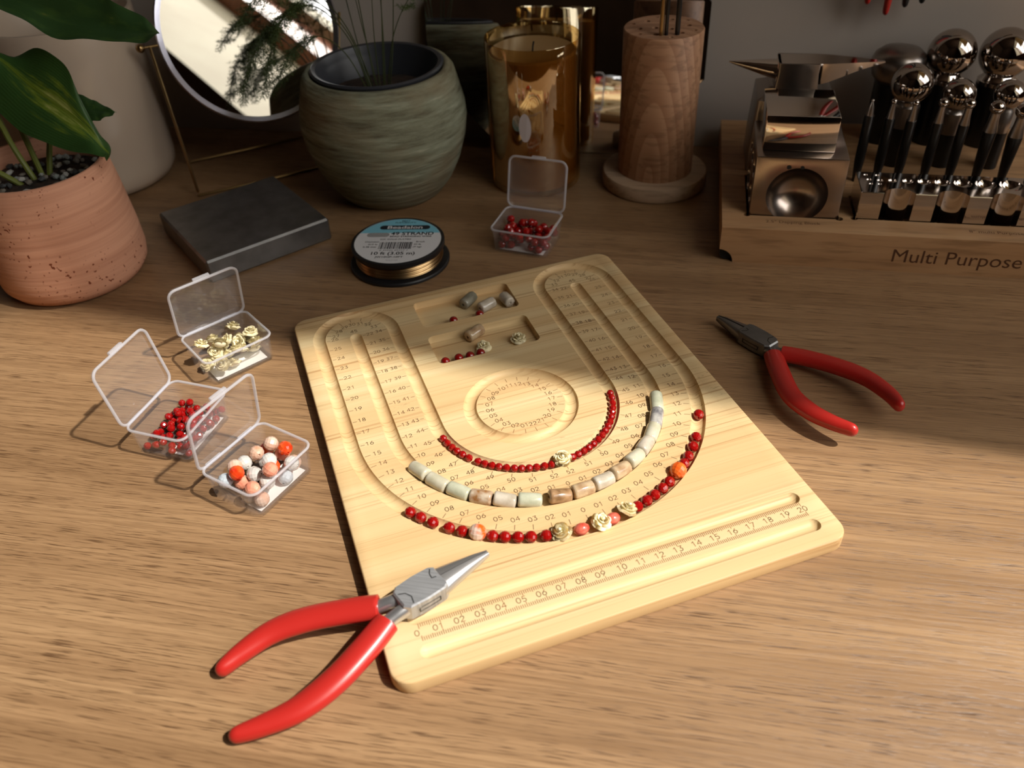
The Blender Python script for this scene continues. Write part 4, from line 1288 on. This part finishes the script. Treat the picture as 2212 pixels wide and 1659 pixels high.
FR, BRk = FL + axv * 12.4, BLk + axv * 12.4
for seg in ([pL, FL + (pL - FL) * .03], [pL, BLk + (pL - BLk) * .03], [pR, FR], [pR, BRk]):
    b = bm_new(); add_tube(b, [wm(q) for q in seg], .13, 8, cap='round'); obj('stand_leg', b, MT['brass'], rm)
for seg in ([FL, FR], [BLk, BRk]):
    b = bm_new(); add_tube(b, [wm(q) for q in seg], .13, 8, cap='round'); obj('base_rod', b, MT['brass'], rm)
b = bm_new(); add_ico(b, .36, wm(pL - axv * .75), 3); add_tube(b, [wm(pL - axv * .75), wm(mc - axv * RM)], .12, 8); obj('knob', b, MT['brass'], rm, smooth=60)

# ------------------------------------------------------------------ octagonal mirror leaning on the wall
al = .13
om = thing('octagon_mirror', 'frameless octagonal mirror leaning on the wall behind candle and pot', 'mirror', (-3.05, 36.9, 0))
Wd, cutc, Ht = 24.3, 6.7, 19.5
ocp = [(-Wd / 2 + cutc, 0), (Wd / 2 - cutc, 0), (Wd / 2, cutc), (Wd / 2, Ht - cutc), (Wd / 2 - cutc, Ht), (-Wd / 2 + cutc, Ht), (-Wd / 2, Ht - cutc), (-Wd / 2, cutc)]
def om_f(k, dz):
    return lambda x, y, z: (x * k, math.sin(al) * y + math.cos(al) * z, .02 + math.cos(al) * y - math.sin(al) * z)
b = bm_new(); add_prism(b, ocp, .02, .45, om_f(1, 0)); obj('back_plate', b, MT['mirror_edge'], om, smooth=0)
b = bm_new(); b.faces.new([b.verts.new(om_f(1, 0)(x * .997, y * .994 + .04, 0.0)) for x, y in ocp]); obj('mirror_glass', b, MT['mirror'], om, smooth=0, recalc=False)

# ------------------------------------------------------------------ amber candle
cd = thing('amber_candle', 'amber glass candle jar behind the small box of red beads', 'candle', (-4.6, 31.55, 0))
b = bm_new(); add_lathe(b, [(0, 0), (3.55, 0), (3.76, .12), (3.82, .4), (3.82, 12.0), (3.79, 12.1), (3.72, 12.1), (3.70, 12.0), (3.70, .5), (0, .4)], 80); obj('glass_jar', b, MT['amber'], cd, smooth=40)
b = bm_new(); add_lathe(b, [(0, .45), (3.5, .45), (3.5, 10.9), (3.3, 11.05), (0, 10.85)], 64); wx = obj('wax', b, MT['wax'], cd, smooth=40)
b = bm_new(); add_tube(b, [(0, 0, 10.8), (.03, .02, 11.3), (.1, .05, 11.6)], .07, 8); obj('wick', b, MT['slit'], wx)
cv = Vector((7.2 + 4.6, -36.95 - 31.55, 0)); base_a = math.atan2(cv.y, cv.x) - .20
b = bm_new(); ring = []
for k in range(28):
    t_ = 2 * PI * k / 28; a = base_a + .13 * math.cos(t_); ring.append(b.verts.new((3.835 * math.cos(a), 3.835 * math.sin(a), 6.1 + 1.18 * math.sin(t_))))
b.faces.new(ring); obj('oval_sticker', b, MT['sticker'], cd, smooth=0)

# ------------------------------------------------------------------ wooden rod holder
hd = thing('rod_holder', 'turned beech cylinder with drilled top holding thin rods', 'holder', (5.55, 32.0, 0))
b = bm_new(); add_lathe(b, [(0, 0), (4.2, 0), (4.34, .10), (4.38, .35), (4.38, 1.02), (4.28, 1.20), (4.1, 1.24), (0, 1.24)], 72); obj('base_disc', b, MT['holder_base'], hd, smooth=40)
b = bm_new(); add_lathe(b, [(0, 1.24), (3.08, 1.24), (3.08, 12.62), (3.0, 12.72), (0, 12.72)], 72); cyl = obj('body', b, MT['holder'], hd, smooth=40)
holes = []
hp = [(1.9, k * 60 + 15) for k in range(6)] + [(2.45, k * 60 + 45) for k in range(6)] + [(.7, 200), (.7, 320)]
for r_, a in hp:
    c_ = bm_new(); add_tube(c_, [(r_ * math.cos(math.radians(a)), r_ * math.sin(math.radians(a)), 11.4), (r_ * math.cos(math.radians(a)), r_ * math.sin(math.radians(a)), 13.4)], .24 if r_ < 2.2 else .16, 14)
    holes.append(c_)
carve(cyl, holes, 40)
RA = (-.12, -2.0); RB = (1.05, -1.75)
for (x, y), mt, rr_, lab in (((RA[0], RA[1]), 'brass', .17, 'brass rod standing in the wooden holder'), ((RA[0] + .36, RA[1] + .05), 'black_steel', .14, 'dark rod beside the brass rod in the wooden holder'), ((RB[0], RB[1]), 'black_steel', .19, 'dark rod at the right of the wooden holder')):
    b = bm_new(); add_tube(b, [(0, 0, 0), (0, 0, 9.5), (0, 0, 9.8)], [rr_, rr_, rr_ * .6], 12)
    tag(obj('metal_rod', b, MT[mt], loc=(5.55 + x, 32.0 + y, 12.74), smooth=40), lab, 'rod')

# ------------------------------------------------------------------ beech rack with its tools
rk = thing('tool_rack', 'thick beech tool rack lettered Multi Purpose, right of the desk', 'rack', (10.93, 19.4, 0))
RX, RY = 10.93, 19.4
b = bm_new()
notch = [(0, 2.80), (0, 1.0)] + [(1.02 * math.sin(a), 1.02 * math.cos(a)) for a in [PI / 2 * k / 10 for k in range(0, 11)]] + [(32, 0), (32, 2.80)]
notch = [(0, 2.80), (0, 1.02)] + [(1.02 * math.sin(PI / 2 * k / 10), 1.02 * math.cos(PI / 2 * k / 10)) for k in range(1, 11)] + [(32, 0), (32, 2.80)]
add_prism(b, notch[::-1], 0, 19.3, lambda x, z, y: (x, y, z))
base = obj('base', b, MT['rack'], rk, smooth=30)
cz = []
def cutbox(x0, x1, y0, y1, z0):
    c_ = bm_new(); add_box(c_, x0 - RX, x1 - RX, y0 - RY, y1 - RY, z0, 3.4); cz.append(c_)
    for cx, cy in ((x0, y0), (x1, y0)):
        c2 = bm_new(); add_tube(c2, [(cx - RX, cy - RY + .10, z0 + .013), (cx - RX, cy - RY + .10, 3.5)], .27, 16); cz.append(c2)
cutbox(12.70, 19.16, 21.42, 28.0, .98)
cutbox(20.20, 40.9, 21.62, 25.2, 1.68)
carve(base, cz, 30)
b = bm_new(); add_tube(b, [(.55, .3, .5), (.55, 18.9, .5)], .48, 18); obj('notch_shade', b, MT['notch_dark'], rk)  # dark rod added along the notch, standing in for its shade
text_mesh('Multi Purpose D', 1.45, MT['burn'], 'lettering', rk, (22.72 - RX, -.006, 1.22), (PI / 2, 0, 0), 'LEFT', sx=1.055)
text_mesh('2.5" Dapping Block', .50, MT['burn'], 'lettering', rk, (14.0 - RX, 20.62 - RY, 2.804), (0, 0, 0), 'LEFT', sx=.98)
text_mesh('8" multi Purpose Block', .50, MT['burn'], 'lettering', rk, (27.7 - RX, 20.62 - RY, 2.804), (0, 0, 0), 'LEFT', sx=1.05)

db_ = thing('dapping_block', 'square steel dapping block with one large hollow in its front', 'steel block', (15.94, 24.65, .99))
b = bm_new(); add_box(b, -3.11, 3.11, -3.15, 3.15, 0, 6.36, .10, 2)
cube = obj('cube', b, MT['cube'], db_, smooth=25)
cc = bm_new(); add_ico(cc, 2.2, (0, -3.15 - .55, 3.46), 4)
ccs = [cc]
for yy, zz, rr_ in ((-1.9, 4.9, .75), (.2, 4.9, .6), (2.0, 4.9, .5), (-1.6, 2.9, .9), (1.2, 2.8, 1.1)):
    c_ = bm_new(); add_ico(c_, rr_, (-3.11 - rr_ * .25, yy, zz), 3); ccs.append(c_)
carve(cube, ccs, 25)
b = bm_new()
for cx, r_ in ((-.85, .16), (.05, .14)):
    b.faces.new([b.verts.new((cx + r_ * math.cos(2 * PI * k / 12) * (1 + .3 * math.sin(3 * k)), -3.155, 5.62 + r_ * math.sin(2 * PI * k / 12))) for k in range(12)])
obj('rust_spot', b, MT['slit'], db_, smooth=0)

sb_ = thing('small_bench_block', 'small polished steel block on top of the dapping block', 'steel block', (15.65, 25.0, 7.36))
b = bm_new(); add_box(b, -2.46, 2.46, -2.56, 2.56, 0, 2.54, .10, 2); obj('slab', b, MT['polished'], sb_, smooth=25)

an = thing('horn_anvil', 'small steel horn anvil on its stand behind the dapping block', 'anvil', (15.75, 31.2, 2.8))

b = bm_new(); add_loops(b, [[(x, y, z) for x, y in rrect(w__, d__, .25, 3)] for w__, d__, z in ((6.0, 5.0, 0), (6.0, 5.0, 2.0), (5.6, 4.8, 5.6), (4.0, 3.4, 6.0))]); obj('stand', b, MT['satin'], an, smooth=30)
b = bm_new(); add_loops(b, [[(x - .0, y, z) for x, y in rrect(w__, 2.4, .12, 2)] for w__, z in ((3.2, 5.95), (3.1, 6.4), (2.9, 7.3), (3.0, 8.0))]); obj('waist', b, MT['satin'], an, smooth=30)
b = bm_new()
prof = [((-1.55), .80, 6.55, 8.0), ((-1.3), 1.1, 6.5, 8.0), (1.6, 1.1, 6.5, 8.02), (2.2, 1.05, 6.65, 8.02), (4.4, .55, 7.45, 8.0), (6.15, .10, 7.88, 7.96)]
loopsA = []
for x, hw, z0, z1 in prof:
    loopsA.append([(x, -hw, z0), (x, hw, z0), (x, hw, z1), (x, -hw, z1)])
add_loops(b, loopsA); obj('face', b, MT['polished'], an, smooth=20)
b = bm_new()
add_tube(b, [(-1.5, 0, 7.22), (-2.2, 0, 7.30), (-3.4, 0, 7.46), (-4.6, 0, 7.62), (-5.1, 0, 7.70)], [(.95, .72), (.84, .62), (.50, .40), (.18, .16), (.05, .05)], 20); obj('horn', b, MT['polished'], an, smooth=50)

br = thing('swage_block', 'long steel block with half round channels and round dimples', 'steel block', (20.30, 21.70, 1.69))
b = bm_new(); add_box(b, 0, 20.4, 0, 3.28, 0, 3.19, .05, 1)
bar = obj('bar', b, MT['polished'], br, smooth=25)
cz = []
for k in range(6):
    cx = 22.88 + 3.52 * k - 20.30
    c_ = bm_new(); add_tube(c_, [(cx, -.30, -.4), (cx, -.30, 3.6)], 1.10, 28); cz.append(c_)
dm = [(.62, 2.75, .16), (1.42, 2.75, .17), (.75, 2.0, .19), (1.5, 1.95, .22), (.80, 1.35, .14), (1.40, 1.35, .15), (2.35, 2.0, .30), (3.38, 2.0, .38), (4.48, 2.0, .46), (5.70, 2.0, .55), (7.06, 2.0, .64), (8.58, 2.0, .74), (10.25, 2.0, .84), (12.1, 2.0, .92), (14.1, 2.0, 1.0), (16.2, 2.0, 1.05), (18.5, 2.0, 1.1)]
for x, y, r_ in dm:
    c_ = bm_new(); add_ico(c_, r_, (x, min(y, 3.1 - r_), 3.19 + r_ * .30), 3); cz.append(c_)
carve(bar, cz, 25)

# dapping punches standing in three rows
def punch(x, y, zb, r, kind, lab, grp):
    t = thing('dapping_punch', lab, 'punch', (x, y, 2.81), (0, 0, 0), grp)
    h = zb - 2.81
    if kind == 'dome':
        b = bm_new(); add_lathe(b, [(0, h - 1.5), (1.5, h - 1.5), (1.85, h - 1.1), (r, h - .2), (r, h + .1), (r * .93, h + .55), (r * .7, h + .92), (r * .4, h + 1.08), (0, h + 1.14)], 48); obj('head', b, MT['satin'], t, smooth=50)
        b = bm_new(); add_lathe(b, [(0, 0), (1.45, 0), (1.5, h - 1.5), (0, h - 1.5)], 32); obj('shaft', b, MT['black_steel'], t)
        return
    b = bm_new(); add_ico(b, r, (0, 0, h), 4); obj('ball', b, MT['chrome'], t, smooth=60)
    if kind == 'small':
        L = 1.0 + r * .8
        rw = max(.28, r * .95)
        b = bm_new(); add_lathe(b, [(r * .62, h - r * .65), (rw * .72, h - r - L * .35), (rw, h - r - L * .9)], 24); obj('neck', b, MT['satin'], t)
        b = bm_new(); add_lathe(b, [(0, 0), (.22, 0), (.36, 1.6), (max(.36, rw), h - r - L * .9), (0, h - r - L * .9 + .02)], 24); obj('shaft', b, MT['black_steel'], t)
    else:
        rw = r * .66 if kind == 'mid' else r * .78
        ln = 1.7 if kind == 'mid' else .35
        b = bm_new(); add_lathe(b, [(r * .55, h - r * .75), (rw * .86, h - r * .98), (rw, h - r - .10), (rw, h - r - ln), (0, h - r - ln)], 32); obj('neck', b, MT['satin'] if kind == 'mid' else MT['polished'], t, smooth=40)
        b = bm_new(); add_lathe(b, [(0, 0), (rw * .98, 0), (rw * 1.0, h - r - ln), (0, h - r - ln + .02)], 32); obj('shaft', b, MT['black_steel'], t)
for k, (x, z, r) in enumerate([(20.94, 9.1, .11), (22.41, 9.08, .20), (23.9, 9.02, .24), (25.76, 9.08, .33), (27.53, 9.06, .37), (29.4, 8.85, .50), (31.2, 8.63, .55), (33.4, 8.5, .6)]):
    punch(x, 27.75, z, r, 'small', 'slim black dapping punch with tiny ball, %s from left in the front row' % ORD[k], 'front row dapping punches')
for k, (x, z, r) in enumerate([(24.18, 9.1, 1.50), (27.66, 8.36, 1.20), (31.15, 8.49, 1.08)]):
    punch(x, 31.3, z, r, 'mid', 'black dapping punch with medium steel ball, %s from left in the middle row' % ORD[k], 'middle row dapping punches')
for k, (x, z, r, kd) in enumerate([(23.95, 9.21, 2.05, 'dome'), (27.66, 9.89, 1.78, 'big'), (31.55, 9.93, 1.90, 'big')]):
    punch(x, 35.9, z, r, kd, ['thick black punch with a flat domed grey head in the back row', 'thick black punch with a large steel ball, middle of the back row', 'thick black punch with the largest steel ball, right of the back row'][k], 'back row dapping punches')

# ------------------------------------------------------------------ tools hanging on the wall (only their ends show)
rl = thing('wall_rail', 'steel wall rail above the picture that the hanging pliers hang from', 'rail', (24, WY, 27))
b = bm_new(); add_box(b, -7, 9, -1.1, -.02, -.5, .5, .1); obj('bar', b, MT['satin'], rl)
def hung(x, y, spread, z1, z2, grip, lab):
    pliers(lab, (x, y, 24.0), (x, y, 27.2), [(x - .35, y, 22.2), (x - spread * .75, y, 19.5), (x - spread, y, 16.5), (x - spread * .95, y, z1)],
           [(x + .35, y, 22.2), (x + spread * .75, y, 19.5), (x + spread, y, 16.5), (x + spread * .95, y, z2)], up=(0, -1, 0), grip=grip, gw=(.44, .40), jw=.6, jh=.4)
hung(21.75, WY - 1.7, .80, 13.2, 12.4, MT['red_grip'], 'red handled pliers hanging on the wall, only the grip ends visible')
hung(24.4, WY - 1.7, .62, 13.0, 13.3, MT['black_grip'], 'black handled pliers hanging on the wall beside the red ones')

print('triangles', sum(len(o.data.loop_triangles) or sum(len(p.vertices) - 2 for p in o.data.polygons) for o in sc.objects if o.type == 'MESH'))
